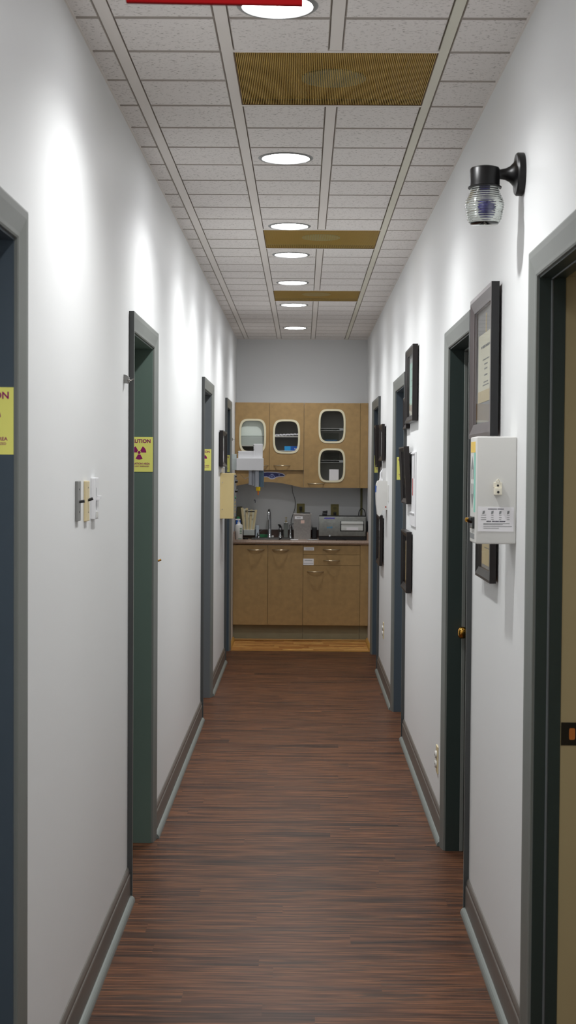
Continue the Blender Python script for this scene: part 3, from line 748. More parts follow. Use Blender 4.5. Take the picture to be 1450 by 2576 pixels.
# door catches on the left wall
def catch(y, z, label):
    t = thing('door_catch', (WL, y, z), label, 'door catch', 'grey metal door catches on the left wall')
    b = MB(); b.poly([(WL, y - 0.012, z - 0.013), (WL, y - 0.012, z + 0.016), (WL + 0.008, y - 0.012, z + 0.015), (WL + 0.018, y - 0.012, z + 0.007), (WL + 0.018, y - 0.012, z - 0.010), (WL + 0.012, y - 0.012, z - 0.014),
                      (WL, y + 0.012, z - 0.013), (WL, y + 0.012, z + 0.016), (WL + 0.008, y + 0.012, z + 0.015), (WL + 0.018, y + 0.012, z + 0.007), (WL + 0.018, y + 0.012, z - 0.010), (WL + 0.012, y + 0.012, z - 0.014)],
                     [(0, 1, 2, 3, 4, 5), (11, 10, 9, 8, 7, 6)] + [(i, (i + 1) % 6, 6 + (i + 1) % 6, 6 + i) for i in range(6)])
    b.build('body', M_GREY, t)
    b = MB(); b.tube([(WL + 0.016, y - 0.008, z - 0.004), (WL + 0.026, y - 0.006, z - 0.004), (WL + 0.032, y, z + 0.001)], 0.0022, 8); b.ball((WL + 0.017, y - 0.012, z - 0.004), 0.004); b.build('latch_arm', M_STEEL, t)
catch(4.90, 1.852, 'grey metal catch on the left wall beside the second doorway')
catch(12.16, 1.792, 'tiny grey metal catch beside the farthest left doorway')
t = MB().tube([(WL, 5.925, 1.158), (WL + 0.016, 5.925, 1.160), (WL + 0.027, 5.93, 1.164)], [0.003, 0.004, 0.0045], 10).build('brass_peg', M_BRASS, smooth=60)
reorigin(t, (WL, 5.925, 1.158)); tag(t, 'small brass peg beside the second left doorway', 'peg')

# ------------------------------------------------------------------ soap dispenser (right wall)
t = thing('soap_dispenser', (WR, 10.0, 1.21), 'white soap dispenser with blue label under the far black frames', 'dispenser')
y0, y1 = 9.93, 10.06
b = MB()
sec = [(0, 1.262), (0, 1.462), (0.030, 1.466), (0.052, 1.468), (0.066, 1.462), (0.074, 1.440), (0.077, 1.38), (0.074, 1.30), (0.066, 1.230), (0.054, 1.216), (0.044, 1.226), (0.030, 1.262)]
m = len(sec); pts = [(WR - d, yy, z) for yy in (y0, y1) for d, z in sec]
b.poly(pts, [(i, (i + 1) % m, m + (i + 1) % m, m + i) for i in range(m)] + [tuple(range(m)), tuple(range(2 * m - 1, m - 1, -1))])
b.build('housing', M_OFFW, t)
b = MB(); b.box(WR - 0.0785, WR - 0.0755, y0 + 0.004, y1 - 0.01, 1.385, 1.43); b.build('blue_label', M_BLUEP, t)
b = MB(); b.box(WR - 0.052, WR - 0.030, y0 + 0.03, y1 - 0.03, 1.466, 1.480); b.tube([(WR - 0.045, 9.99, 1.478), (WR - 0.045, 9.99, 1.52), (WR - 0.030, 9.99, 1.545)], [0.006, 0.006, 0.003], 8); b.build('refill_neck', M_WHITE, t)
b = MB(); b.box(WR - 0.014, WR - 0.006, y0 - 0.002, y0, 1.278, 1.288); b.build('red_tab', M_REDB, t)

# ------------------------------------------------------------------ beige control box (left wall)
t = thing('control_box', (WL, 10.75, 1.17), 'beige metal control box with black knobs on its front, on the left wall', 'control box')
b = MB(); b.box(WL, WL + 0.102, 10.62, 10.93, 1.168, 1.508, bev=0.003); b.build('housing', M_BEIGE, t)
b = MB(); b.box(WL + 0.102, WL + 0.108, 10.635, 10.915, 1.18, 1.496); b.build('front_panel', M_GREY, t)
for yk in (10.70, 10.80):
    for z, r in ((1.485, 0.008), (1.447, 0.012), (1.375, 0.012)): MB().cyl((WL + 0.108, yk, z), (WL + 0.120 + (0.004 if r > 0.01 else -0.004), yk, z), r, r * 0.85).build('knob', M_BLACK, t, smooth=40)
b = MB(); b.cyl((WL + 0.108, 10.70, 1.325), (WL + 0.115, 10.70, 1.325), 0.010); b.build('green_button', M_GREENP, t)
b = MB()
for i, z in enumerate((1.29, 1.265, 1.24, 1.215)): b.box(WL + 0.108, WL + 0.1085, 10.66, 10.78, z - 0.004, z + 0.004)
b.build('panel_print', M_YEL, t)
for z in (1.438, 1.238): MB().cyl((WL + 0.018, 10.62, z), (WL + 0.018, 10.617, z), 0.004).build('screw', M_STEEL, t)
o = MB().box(WL, WL + 0.012, 10.60, 10.95, 1.512, 1.548, bev=0.002).build('wall_bracket', M_WHITE); reorigin(o, (WL, 10.78, 1.512)); tag(o, 'small white bracket between the black frame and the beige box', 'bracket')

# ------------------------------------------------------------------ white dispenser with tubes (left, over the counter)
YW = 12.34
t = thing('tip_dispenser', (WL, YW, 1.53), 'white wall-mounted dispenser with grey tubes and a yellow nozzle underneath', 'dispenser')
b = MB(); b.box(WL, -0.575, YW - 0.02, YW + 0.10, 1.528, 1.632, bev=0.003); b.box(WL, -0.577, YW - 0.0, YW + 0.08, 1.632, 1.668, bev=0.003); b.build('wall_arm', mat('cool_grey_plastic', (184, 192, 190), 0.45), t)
b = MB(); b.box(-0.575, -0.343, YW - 0.03, YW + 0.12, 1.526, 1.632, bev=0.003); b.build('tray', M_WHITE, t)
b = MB(); b.box(-0.562, -0.420, YW + 0.0, YW + 0.10, 1.632, 1.694, bev=0.004); b.build('front_block', M_WHITE, t)
b = MB(); b.box(-0.428, -0.350, YW + 0.005, YW + 0.09, 1.632, 1.756, bev=0.004); b.build('tall_block', M_WHITE, t)
for x, z in ((-0.425, 1.745), (-0.425, 1.705), (-0.560, 1.684)): MB().cyl((x, YW + 0.002, z), (x - 0.006, YW - 0.006, z - 0.004), 0.0028).build('screw', M_BLACK, t)
for x, dy, zt, rr in ((-0.452, 0.02, 1.40, 0.018), (-0.424, 0.035, 1.395, 0.018), (-0.396, 0.005, 1.385, 0.019)): MB().cyl((x, YW + dy, zt), (x, YW + dy, 1.526), rr).build('grey_tube', M_GTUBE, t, smooth=40)
for x, dy, zt, rr in ((-0.368, 0.015, 1.383, 0.018), (-0.352, 0.04, 1.383, 0.014)): MB().cyl((x, YW + dy, zt), (x, YW + dy, 1.526), rr).build('slate_tube', M_STUBE, t, smooth=40)
b = MB(); b.cyl((-0.386, YW + 0.01, 1.384), (-0.386, YW + 0.01, 1.350), 0.021, 0.019, 12); b.build('yellow_collar', M_YEL, t, smooth=40)
b = MB(); b.cyl((-0.386, YW + 0.01, 1.350), (-0.386, YW + 0.01, 1.312), 0.009, 0.004, 12); b.build('orange_nozzle', M_ORG, t, smooth=40)
o = MB().tube([(-0.545, YW + 0.10, 1.49), (-0.505, YW + 0.06, 1.452), (-0.455, YW + 0.05, 1.478)], [0.0012, 0.0016, 0.002], 8).build('bent_rod', M_CHROME, t)

# ------------------------------------------------------------------ kitchenette: upper cabinets
FY = 12.90      # upper door face
TOP = 2.141
def shell(b, x0, x1, z0, z1, ya, yb, t=0.016, top=True):
    b.box(x0, x0 + t, ya, yb, z0, z1); b.box(x1 - t, x1, ya, yb, z0, z1)
    if top: b.box(x0 + t, x1 - t, ya, yb, z1 - t, z1)
    b.box(x0 + t, x1 - t, ya, yb, z0, z0 + t); b.box(x0 + t, x1 - t, yb - 0.008, yb, z0 + t, z1 - t)
def pull(x, y, z, parent, w=0.148, proj=0.038):
    P = []; R = []
    for i in range(13):
        q = -1 + 2 * i / 12; P.append((x + q * w / 2, y - proj * (1 - abs(q) ** 2.2), z - 0.002 * (1 - q * q))); R.append(0.0042 + 0.0014 * (1 - q * q))
    b = MB(); b.tube(P, R, 10); return b.build('pull_handle', M_SATIN, parent, smooth=60)
M_PANEW = pane_mat('window_pane', ior=1.6, rough=0.05)
def window(parent, cx, cz, a=0.122, bb=0.154):
    b = MB(); b.flat([sq_oval(cx, cz, a, bb), sq_oval(cx, cz, a - 0.0165, bb - 0.0165)], 0.026, MF(0, FY + 0.020, 0))
    r = b.build('window_ring', M_WIN, parent)
    b = MB(); b.flat([sq_oval(cx, cz, a - 0.0158, bb - 0.0158)], 0.003, MF(0, FY + 0.014, 0)); b.build('pane', M_PANEW, r)
def cab_door(name, parent, x0, x1, z0, z1, y, holes=(), th=0.019):
    g = 0.0015
    b = MB(); b.flat([rect(x0 + g, x1 - g, z0 + g, z1 - g)] + [sq_oval(*h) for h in holes], th, MF(0, y + th, 0))
    return b.build(name, M_CAB, parent)
X0, XA, XB, XC, X1 = -0.6165, -0.304, 0.008, 0.518, 0.5895
t = thing('wall_cupboard', (-0.305, 13.05, 1.37), 'tan wall cupboard with two doors with oval windows, above the sink', 'cupboard', 'tan wall cupboards of the kitchenette')
b = MB(); shell(b, X0, XB - 0.001, 1.535, TOP, FY + 0.020, YE - 0.001); b.box(XA - 0.008, XA + 0.008, FY + 0.020, YE - 0.01, 1.551, TOP - 0.016); b.build('carcass', M_CABIN, t)
d = cab_door('door', t, X0, XA, 1.528, TOP, FY, [(-0.457, 1.838, 0.112, 0.144)]); window(d, -0.457, 1.838); pull(-0.388, FY, 1.570, d)
d = cab_door('door', t, XA, XB, 1.528, TOP, FY, [(-0.150, 1.834, 0.112, 0.144)]); window(d, -0.150, 1.834); pull(-0.189, FY, 1.572, d)
# arched valance set back under the two doors
arc = [(X0, 1.527)] + [(X0, 1.385)]
for i in range(25):
    q = i / 24; x = X0 + (XB - X0) * q
    arc.append((x, 1.382 + 0.045 * math.sin(PI * min(1, max(0, (q * 1.02)))) ** 1.0 - 0.012 * q))
arc += [(XB, 1.527)]
b = MB(); b.flat([arc[:1] + arc[2:]], 0.018, MF(0, FY + 0.040, 0)); b.build('valance', M_CAB, t)
t = thing('wall_cupboard', (0.263, 13.05, 1.37), 'wide tan wall cupboard with two stacked oval windows in one door', 'cupboard', 'tan wall cupboards of the kitchenette')
b = MB(); shell(b, XB + 0.001, XC - 0.001, 1.372, TOP, FY + 0.020, YE - 0.001); b.build('carcass', M_CABIN, t)
d = cab_door('door', t, XB, XC, 1.372, TOP, FY, [(0.262, 1.931, 0.112, 0.144), (0.262, 1.576, 0.112, 0.144)])
window(d, 0.262, 1.931); window(d, 0.262, 1.576); pull(0.121, FY, 1.410, d)
for z in (1.900, 1.611):
    b = MB(); b.box(XB + 0.018, XC - 0.018, FY + 0.03, YE - 0.012, z - 0.003, z + 0.003)
    b.box(XB + 0.018, XC - 0.018, FY + 0.028, FY + 0.030, z - 0.008, z + 0.012); gs = b.build('glass_shelf', M_ACRYL, t)
    for zz_ in (z - 0.007, z + 0.011): MB().box(0.150, 0.375, FY + 0.026, FY + 0.028, zz_ - 0.0012, zz_ + 0.0012).build('shelf_edge_glint', mat('painted_shelf_glint', (214, 216, 214), 0.3), gs)  # pale strips paint glints along the front of the glass shelf
    MB().box(0.330, 0.372, FY + 0.026, FY + 0.028, z - 0.004, z + 0.008).build('shelf_glint_patch', mat('painted_glint_patch', (150, 156, 158), 0.3), gs)  # lighter patch, another painted glint on the shelf front
t = MB().box(XC + 0.001, X1, FY, YE - 0.001, 1.372, TOP, bev=0.001, seg=1).build('filler_panel', M_CAB); reorigin(t, ((XC + X1) / 2, 13.05, 1.372))
tag(t, 'narrow plain tan filler panel at the right end of the wall cupboards', 'panel')
# contents seen through the windows
o = MB().box(-0.590, -0.325, FY + 0.045, FY + 0.10, 1.838, 2.06, bev=0.003).build('storage_box', mat('pale_green_grey_card', (226, 236, 228), 0.6)); reorigin(o, (-0.457, 12.97, 1.838)); tag(o, 'pale upper carton behind the leftmost oval window', 'box')
o2 = MB().box(-0.590, -0.325, FY + 0.040, FY + 0.11, 1.752, 1.836, bev=0.003).build('storage_box', mat('grey_card', (176, 184, 178), 0.6)); reorigin(o2, (-0.457, 12.97, 1.752)); tag(o2, 'grey lower carton behind the leftmost oval window', 'box')
o3 = MB().box(-0.597, -0.32, FY + 0.03, YE - 0.012, 1.745, 1.751).build('cupboard_shelf', M_CABIN); reorigin(o3, (-0.457, 13.05, 1.745)); tag(o3, 'dark shelf carrying the cartons behind the leftmost oval window', 'shelf')
o = MB(); yy = FY + 0.045
pts = [(-0.28 + i * 0.012, yy + 0.008 * (i % 2), 1.846 + 0.012 * (i / 22) + 0.003 * math.sin(i * 2.3)) for i in range(22)]
b = MB()
for p, q in zip(pts, pts[1:]):
    b.poly([(p[0], p[1], p[2] - 0.006), (q[0], q[1], q[2] - 0.006), (q[0], q[1], q[2] + 0.007), (p[0], p[1], p[2] + 0.007), (p[0], p[1] + 0.004, p[2] + 0.007), (q[0], q[1] + 0.004, q[2] + 0.007), (q[0], q[1] + 0.004, q[2] - 0.006), (p[0], p[1] + 0.004, p[2] - 0.006)],
           [(0, 1, 2, 3), (3, 2, 5, 4), (4, 5, 6, 7), (7, 6, 1, 0), (0, 3, 4, 7), (1, 6, 5, 2)])
o = b.build('foil_strip', mat('crumpled_foil', (240, 240, 244), 0.35, metal=0.3)); reorigin(o, (-0.15, yy, 1.84)); tag(o, 'bright crinkled foil strip behind the second oval window', 'foil')
o = MB().box(-0.292, -0.012, FY + 0.035, YE - 0.012, 1.830, 1.837).build('cupboard_shelf', M_CABIN); reorigin(o, (-0.15, 13.05, 1.830)); tag(o, 'dark shelf under the foil strip behind the second oval window', 'shelf')
t = thing('carton', (-0.105, 12.96, 1.708), 'blue carton at the bottom of the second oval window', 'box')
b = MB(); b.box(-0.168, -0.045, FY + 0.035, FY + 0.10, 1.708, 1.747); b.build('body', M_BLUEP, t)
b = MB(); b.box(-0.168, -0.112, FY + 0.0345, FY + 0.035, 1.708, 1.747); b.build('cyan_panel', M_CYANP, t)
b = MB(); b.text('9x', 0.022, MF(-0.068, FY + 0.035, 1.722), 0.0004); b.build('lettering', M_PAPER, t)
o = MB().box(-0.292, -0.012, FY + 0.03, YE - 0.012, 1.700, 1.7075).build('cupboard_shelf', M_CABIN); reorigin(o, (-0.15, 13.05, 1.70)); tag(o, 'dark shelf under the blue carton', 'shelf')
o = MB().box(0.240, 0.327, FY + 0.035, FY + 0.10, 1.390, 1.540, bev=0.004).build('white_carton', M_PAPER); reorigin(o, (0.283, 12.96, 1.389)); tag(o, 'white carton standing behind the lowest oval window', 'box')
b = MB(); b.box(0.19, 0.33, FY + 0.04, FY + 0.14, 1.616, 1.69); o = b.build('plastic_bin', M_ACRYL); reorigin(o, (0.26, 12.98, 1.615)); tag(o, 'clear plastic bin on the shelf at the top of the lower right oval window', 'bin')
t = thing('plastic_jar', (0.255, 12.99, 1.80), 'clear container with blue contents at the bottom of the upper right oval window', 'container')
b = MB(); b.box(0.185, 0.325, FY + 0.04, FY + 0.15, 1.752, 1.868, bev=0.006); b.build('tub', M_ACRYL, t)
b = MB(); b.box(0.20, 0.31, FY + 0.05, FY + 0.14, 1.758, 1.808); b.build('contents', mat('blue_grey_contents', (52, 92, 130), 0.5), t)
o = MB().box(XB + 0.018, XC - 0.018, FY + 0.035, YE - 0.012, 1.7445, 1.7505).build('cupboard_shelf', M_CABIN); reorigin(o, (0.26, 13.05, 1.744)); tag(o, 'dark shelf between the two stacked oval windows', 'shelf')

# blue oval sign on the valance
t = thing('valance_label', (-0.26, FY + 0.022, 1.445), 'navy label with pale border stuck on the arched valance', 'label')
def bigshape(g):
    top = [(-0.115, 0.016 + g), (-0.06, 0.022 + g), (0.02, 0.019 + g), (0.075, 0.010 + g), (0.100 + g, -0.003)]
    bot = [(0.090, -0.012 - g), (0.045, -0.014 - g), (0.018, -0.020 - g), (0.004, -0.031 - g), (-0.016, -0.036 - g), (-0.034, -0.033 - g), (-0.046, -0.022 - g), (-0.066, -0.016 - g), (-0.115, -0.018 - g)]
    return top + bot
b = MB(); b.flat([bigshape(0.005)], 0.0008, MF(-0.262, FY + 0.022, 1.487)); b.build('border', mat('pale_lilac', (196, 196, 214), 0.5), t)
b = MB(); b.flat([bigshape(-0.001)], 0.0006, MF(-0.262, FY + 0.0212, 1.487)); nl = b.build('field', M_NAVY, t)
b = MB(); b.flat([[(-0.019 + 0.026 * math.cos(k * PI / 16), -0.018 + 0.015 * math.sin(k * PI / 16)) for k in range(32)], [(-0.019 + 0.0235 * math.cos(k * PI / 16), -0.018 + 0.0125 * math.sin(k * PI / 16)) for k in range(32)]], 0.0004, MF(-0.262, FY + 0.0206, 1.487))
for u, v, w, h in ((-0.03, 0.004, 0.026, 0.005), (-0.030, -0.018, 0.020, 0.006)): word(b, u, v, w, h, MF(-0.262, FY + 0.0206, 1.487), 0.1)
b.flat([[(0.048 + 0.007 * math.cos(k * PI / 6), -0.001 + 0.004 * math.sin(k * PI / 6)) for k in range(12)]], 0.0004, MF(-0.262, FY + 0.0206, 1.487))
b.build('marks', mat('pale_marks', (160, 170, 206), 0.5), nl)

# ------------------------------------------------------------------ base cabinets
BY = 12.66; CT = 0.905; CB = 0.869
DXA, DXB, DXC = -0.306, 0.008, 0.5165
t = thing('base_cabinet', (-0.305, 12.94, 0.003), 'tan base cabinet with two tall doors under the sink', 'cabinet', 'tan base cabinets of the kitchenette')
b = MB(); shell(b, X0, DXB - 0.001, 0.146, CB, BY + 0.020, YE - 0.001, top=False); b.build('carcass', M_CAB, t)
d = cab_door('door', t, X0, DXA, 0.148, CB - 0.006, BY); pull(-0.413, BY, 0.820, d)
d = cab_door('door', t, DXA, DXB, 0.148, CB - 0.006, BY); pull(-0.194, BY, 0.821, d)
b = MB(); b.box(X0, DXB - 0.001, BY + 0.07, BY + 0.085, 0.003, 0.146); b.build('toe_kick', M_TOE, t)
t = thing('base_cabinet', (0.262, 12.94, 0.003), 'tan base cabinet with two labelled drawers over one wide door', 'cabinet', 'tan base cabinets of the kitchenette')
b = MB(); shell(b, DXB + 0.001, DXC - 0.001, 0.146, CB, BY + 0.020, YE - 0.001); b.build('carcass', M_CAB, t)
d = cab_door('drawer', t, DXB, DXC, 0.780, CB - 0.006, BY); pull(0.260, BY, 0.826, d)
b = MB(); b.box(0.014, 0.105, BY - 0.001, BY, 0.817, 0.845); l = b.build('drawer_label', M_PAPER, d)
b = MB(); word(b, 0.028, 0.830, 0.062, 0.007, MF(0, BY - 0.001, 0), 0.2); b.build('label_print', M_INKL, l)
d = cab_door('drawer', t, DXB, DXC, 0.684, 0.780, BY); pull(0.262, BY, 0.729, d)
b = MB(); b.box(0.010, 0.103, BY - 0.001, BY, 0.687, 0.743); l = b.build('drawer_label', M_PAPER, d)
b = MB(); word(b, 0.022, 0.727, 0.066, 0.006, MF(0, BY - 0.001, 0), 0.2); word(b, 0.014, 0.700, 0.082, 0.004, MF(0, BY - 0.001, 0), 0.2); b.build('label_print', M_INKL, l)
d = cab_door('door', t, DXB, DXC, 0.148, 0.684, BY); pull(0.118, BY, 0.628, d)
b = MB(); b.box(DXB + 0.001, DXC - 0.001, BY + 0.07, BY + 0.085, 0.003, 0.146); b.build('toe_kick', M_TOE, t)
t = thing('base_filler', (0.553, 12.94, 0.003), 'narrow tan filler panel at the right end of the base cabinets', 'panel')
b = MB(); b.box(DXC + 0.001, X1, BY, YE - 0.001, 0.148, CB, bev=0.001, seg=1); b.build('panel', M_CAB, t)
b = MB(); b.box(DXC + 0.001, X1, BY + 0.07, BY + 0.085, 0.003, 0.146); b.build('toe_kick', M_TOE, t)
o = MB().tube([(X0 + 0.01, BY + 0.06, 0.010), (X1 - 0.01, BY + 0.06, 0.010)], 0.0085, 8).build('trim_%d' % n, M_QR); struct(o); n += 1

# countertop with sink cutout, backsplash and side splashes
t = thing('countertop', (0, 12.93, CB), 'speckled brown laminate countertop with dark backsplash', 'countertop')
SX0, SX1, SY0, SY1 = -0.43, -0.10, 12.75, 13.05
b = MB()
b.box(X0, SX0, BY - 0.006, YE - 0.001, CB, CT); b.box(SX1, X1, BY - 0.006, YE - 0.001, CB, CT); b.box(SX0, SX1, BY - 0.006, SY0, CB, CT); b.box(SX0, SX1, SY1, YE - 0.001, CB, CT)
b.tube([(X0, BY - 0.006, (CB + CT) / 2), (X1, BY - 0.006, (CB + CT) / 2)], (CT - CB) / 2, 16)
b.build('worktop', M_COUNT, t, smooth=40)
b = MB(); b.box(X0, X1, YE - 0.020, YE - 0.001, CT, CT + 0.072); b.build('backsplash', M_SPLASH, t)
b = MB(); b.box(X0, X0 + 0.012, BY + 0.03, YE - 0.021, CT, CT + 0.072); b.build('side_splash', M_COUNT, t)
b = MB(); b.box(X1 - 0.012, X1, BY + 0.03, YE - 0.021, CT, CT + 0.072); b.build('side_splash', M_COUNT, t)
t = thing('sink', (-0.265, 12.9, CT), 'stainless steel sink set into the countertop', 'sink')
b = MB()
b.flat([rect(SX0 - 0.03, SX1 + 0.03, SY0 - 0.03, SY1 + 0.09), rect(SX0 + 0.01, SX1 - 0.01, SY0 + 0.01, SY1 - 0.01)], 0.004, Matrix.Translation((0, 0, CT + 0.0005)))
b.build('rim', M_STEEL, t)
b = MB(); u0, u1, v0, v1, zb = SX0 + 0.008, SX1 - 0.008, SY0 + 0.008, SY1 - 0.008, CT - 0.15
for q in ((u0, u0 + 0.002, v0, v1, zb, CT), (u1 - 0.002, u1, v0, v1, zb, CT), (u0, u1, v0, v0 + 0.002, zb, CT), (u0, u1, v1 - 0.002, v1, zb, CT), (u0, u1, v0, v1, zb - 0.002, zb)): b.box(*q)
b.build('basin', M_STEEL, t)

# ------------------------------------------------------------------ things on the counter
ZC = CT + 0.0001; ZR = CT + 0.0046
def fau_path():
    P = [(-0.301, 13.08, ZR), (-0.301, 13.08, 1.10)]
    for i in range(1, 13):
        a = PI * i / 12 * 0.93; P.append((-0.301 - 0.008 * i / 12, 13.08 - 0.055 * (1 - math.cos(a)), 1.10 + 0.065 * math.sin(a)))
    return P
t = thing('faucet', (-0.301, 13.08, ZR), 'tall chrome gooseneck faucet on the sink', 'faucet')
b = MB(); b.tube(fau_path(), [0.014, 0.013] + [0.012] * 12, 16); b.build('spout', M_CHROME, t, smooth=60)
b = MB(); b.lathe([(0.026, 0), (0.024, 0.008), (0.017, 0.022), (0.016, 0.07), (0.014, 0.075)], (-0.301, 13.08, ZR), 'z', 24); b.build('base', M_CHROME, t, smooth=40)
p = fau_path()[-1]; b = MB(); b.cyl((p[0], p[1], p[2]), (p[0] - 0.001, p[1] - 0.002, p[2] - 0.035), 0.015, 0.013, 18); b.build('aerator', M_CHROME, t, smooth=40)
t = thing('side_sprayer', (-0.202, 13.08, ZR), 'dark chrome side sprayer right of the faucet', 'sprayer')
b = MB(); b.lathe([(0.022, 0), (0.020, 0.01), (0.016, 0.02), (0.015, 0.06), (0.019, 0.075), (0.017, 0.09), (0.010, 0.105)], (-0.202, 13.08, ZR), 'z', 20); b.build('body', M_CHROME, t, smooth=40)
b = MB(); b.tube([(-0.200, 13.08, ZR + 0.085), (-0.210, 13.06, ZR + 0.115), (-0.222, 13.05, ZR + 0.118)], [0.014, 0.010, 0.006], 12); b.tube([(-0.197, 13.08, ZR + 0.085), (-0.182, 13.075, ZR + 0.055), (-0.176, 13.07, ZR + 0.02)], [0.008, 0.007, 0.004], 10); b.build('lever', M_BLKG, t, smooth=40)
t = thing('tap_lever', (-0.106, 13.08, ZR), 'chrome tap handle beside the stainless box', 'tap')
b = MB(); b.lathe([(0.020, 0), (0.018, 0.01), (0.012, 0.025), (0.011, 0.10), (0.014, 0.115), (0.008, 0.125)], (-0.108, 13.08, ZR), 'z', 20); b.build('body', M_CHROME, t, smooth=40)
b = MB(); b.tube([(-0.112, 13.08, ZR + 0.108), (-0.095, 13.06, ZR + 0.128), (-0.083, 13.05, ZR + 0.128)], [0.009, 0.008, 0.005], 10); b.build('lever', M_CHROME, t, smooth=40)
t = thing('air_gap_valve', (-0.404, 13.08, ZR), 'short chrome valve with a thin lever left of the faucet', 'valve')
b = MB(); b.lathe([(0.018, 0), (0.016, 0.012), (0.011, 0.016), (0.012, 0.03), (0.009, 0.045)], (-0.404, 13.08, ZR), 'z', 18); b.build('body', M_CHROME, t, smooth=40)
b = MB(); b.tube([(-0.404, 13.08, ZR + 0.040), (-0.362, 13.06, ZR + 0.072)], [0.004, 0.0025], 8); b.build('lever', M_CHROME, t)
o = MB().ball((-0.271, 13.07, ZR + 0.010), 0.010).build('round_stopper', M_OFFW, smooth=60); reorigin(o, (-0.271, 13.07, ZR)); tag(o, 'small pale round knob on the sink rim', 'knob')
o = MB().box(-0.398, -0.320, 13.115, 13.15, ZR, ZR + 0.026, bev=0.004).build('sponge', M_GREENP); reorigin(o, (-0.36, 13.13, ZR)); tag(o, 'dark green sponge behind the sink', 'sponge')
t = thing('clear_bottle', (-0.152, 13.17, ZC), 'clear square bottle with pale pump between the sprayer and tap', 'bottle')
b = MB(); b.box(-0.173, -0.132, 13.15, 13.19, ZC, 1.046, bev=0.004); b.build('body', mat('smoky_plastic', (120, 124, 118), 0.15), t)
b = MB(); b.lathe([(0.010, 1.046), (0.009, 1.062), (0.004, 1.066), (0.004, 1.085), (0.010, 1.088), (0.008, 1.094)], (-0.152, 13.17, 0), 'z', 14); b.build('pump', M_IVORY, t, smooth=40)
# pump bottle front left
t = thing('pump_bottle', (-0.570, 12.77, ZC), 'white pump bottle with green lettering at the front left of the counter', 'bottle')
b = MB(); b.lathe([(0.031, ZC), (0.0335, ZC + 0.004), (0.0335, 1.025), (0.031, 1.035), (0.016, 1.045), (0.012, 1.048)], (-0.570, 12.77, 0), 'z', 28); b.build('body', M_OFFW, t, smooth=40)
b = MB(); b.lathe([(0.013, 1.048), (0.013, 1.062), (0.006, 1.064), (0.006, 1.076), (0.013, 1.078), (0.013, 1.088), (0.006, 1.09)], (-0.572, 12.77, 0), 'z', 18); b.tube([(-0.575, 12.77, 1.084), (-0.602, 12.765, 1.084)], [0.006, 0.004], 8); b.build('pump', M_WHITE, t, smooth=40)
b = MB()
for z in (1.005, 0.99, 0.975, 0.96): b.box(-0.562, -0.542, 12.7375, 12.739, z - 0.003, z + 0.003)
b.box(-0.575, -0.545, 12.7365, 12.738, 0.912, 0.916); b.build('print', M_GREENP, t)
t = thing('blue_bottle', (-0.581, 12.87, ZC), 'blue bottle with green cap behind the white pump bottle', 'bottle')
b = MB(); b.lathe([(0.020, ZC), (0.022, ZC + 0.004), (0.022, 1.06), (0.018, 1.075), (0.012, 1.082)], (-0.581, 12.87, 0), 'z', 22); b.build('body', M_BLUEP, t, smooth=40)
b = MB(); b.lathe([(0.014, 1.082), (0.013, 1.102), (0.008, 1.106)], (-0.581, 12.87, 0), 'z', 18); b.build('cap', M_GREENP, t, smooth=40)
o = MB().box(-0.603, -0.558, 13.05, 13.18, ZC, 1.190, bev=0.004).build('dark_carton', mat('dark_olive_card', (74, 70, 48), 0.6)); reorigin(o, (-0.585, 13.11, ZC)); tag(o, 'tall dark olive carton in the left corner behind the bottles', 'box')
# bag holder with fanned packets
t = thing('pouch_holder', (-0.487, 12.97, ZC), 'clear holder full of fanned cream sterilising pouches', 'holder')
b = MB(); hy0, hy1 = 12.92, 13.02
for q in ((-0.545, -0.541, hy0, hy1, ZC, 1.01), (-0.431, -0.427, hy0, hy1, ZC, 1.01), (-0.541, -0.431, hy0, hy0 + 0.003, ZC, 0.985), (-0.541, -0.431, hy1 - 0.003, hy1, ZC, 1.02), (-0.541, -0.431, hy0 + 0.003, hy1 - 0.003, ZC, ZC + 0.004)): b.box(*q)
b.build('case', M_ACRYL, t)
b = MB(); b.box(-0.536, -0.436, 12.935, 12.995, ZC + 0.03, 0.985, bev=0.003); b.build('pouch_stack', M_PAPER, t)
for i, (xb, xt, zt, yy) in enumerate(((-0.530, -0.552, 1.185, 12.955), (-0.516, -0.530, 1.175, 12.970), (-0.502, -0.508, 1.182, 12.950), (-0.490, -0.488, 1.160, 12.975), (-0.478, -0.466, 1.168, 12.958), (-0.466, -0.446, 1.160, 12.980), (-0.452, -0.424, 1.165, 12.965))):
    b = MB(); w = 0.011
    b.poly([(xb - w * .7, yy, 0.98), (xb + w * .7, yy, 0.98), (xt + w, yy + 0.012, zt), (xt - w, yy + 0.012, zt), (xb - w * .7, yy + 0.003, 0.98), (xb + w * .7, yy + 0.003, 0.98), (xt + w, yy + 0.015, zt), (xt - w, yy + 0.015, zt)],
           [(0, 1, 2, 3), (7, 6, 5, 4), (0, 4, 5, 1), (1, 5, 6, 2), (2, 6, 7, 3), (3, 7, 4, 0)])
    b.build('pouch', M_CREAM if i % 2 else M_PARCH, t)
b = MB(); b.poly([(-0.536, 12.990, 0.98), (-0.438, 12.990, 0.98), (-0.420, 13.0, 1.135), (-0.552, 13.0, 1.135), (-0.536, 12.993, 0.98), (-0.438, 12.993, 0.98), (-0.420, 13.003, 1.135), (-0.552, 13.003, 1.135)], [(0, 1, 2, 3), (7, 6, 5, 4), (0, 4, 5, 1), (1, 5, 6, 2), (2, 6, 7, 3), (3, 7, 4, 0)]); b.build('backing_sheet', M_CREAM, t)
b = MB(); b.box(-0.522, -0.500, 12.952, 12.954, 1.150, 1.160); b.box(-0.496, -0.436, 12.948, 12.950, 1.145, 1.156); b.build('dark_clip', M_BLACK, t)
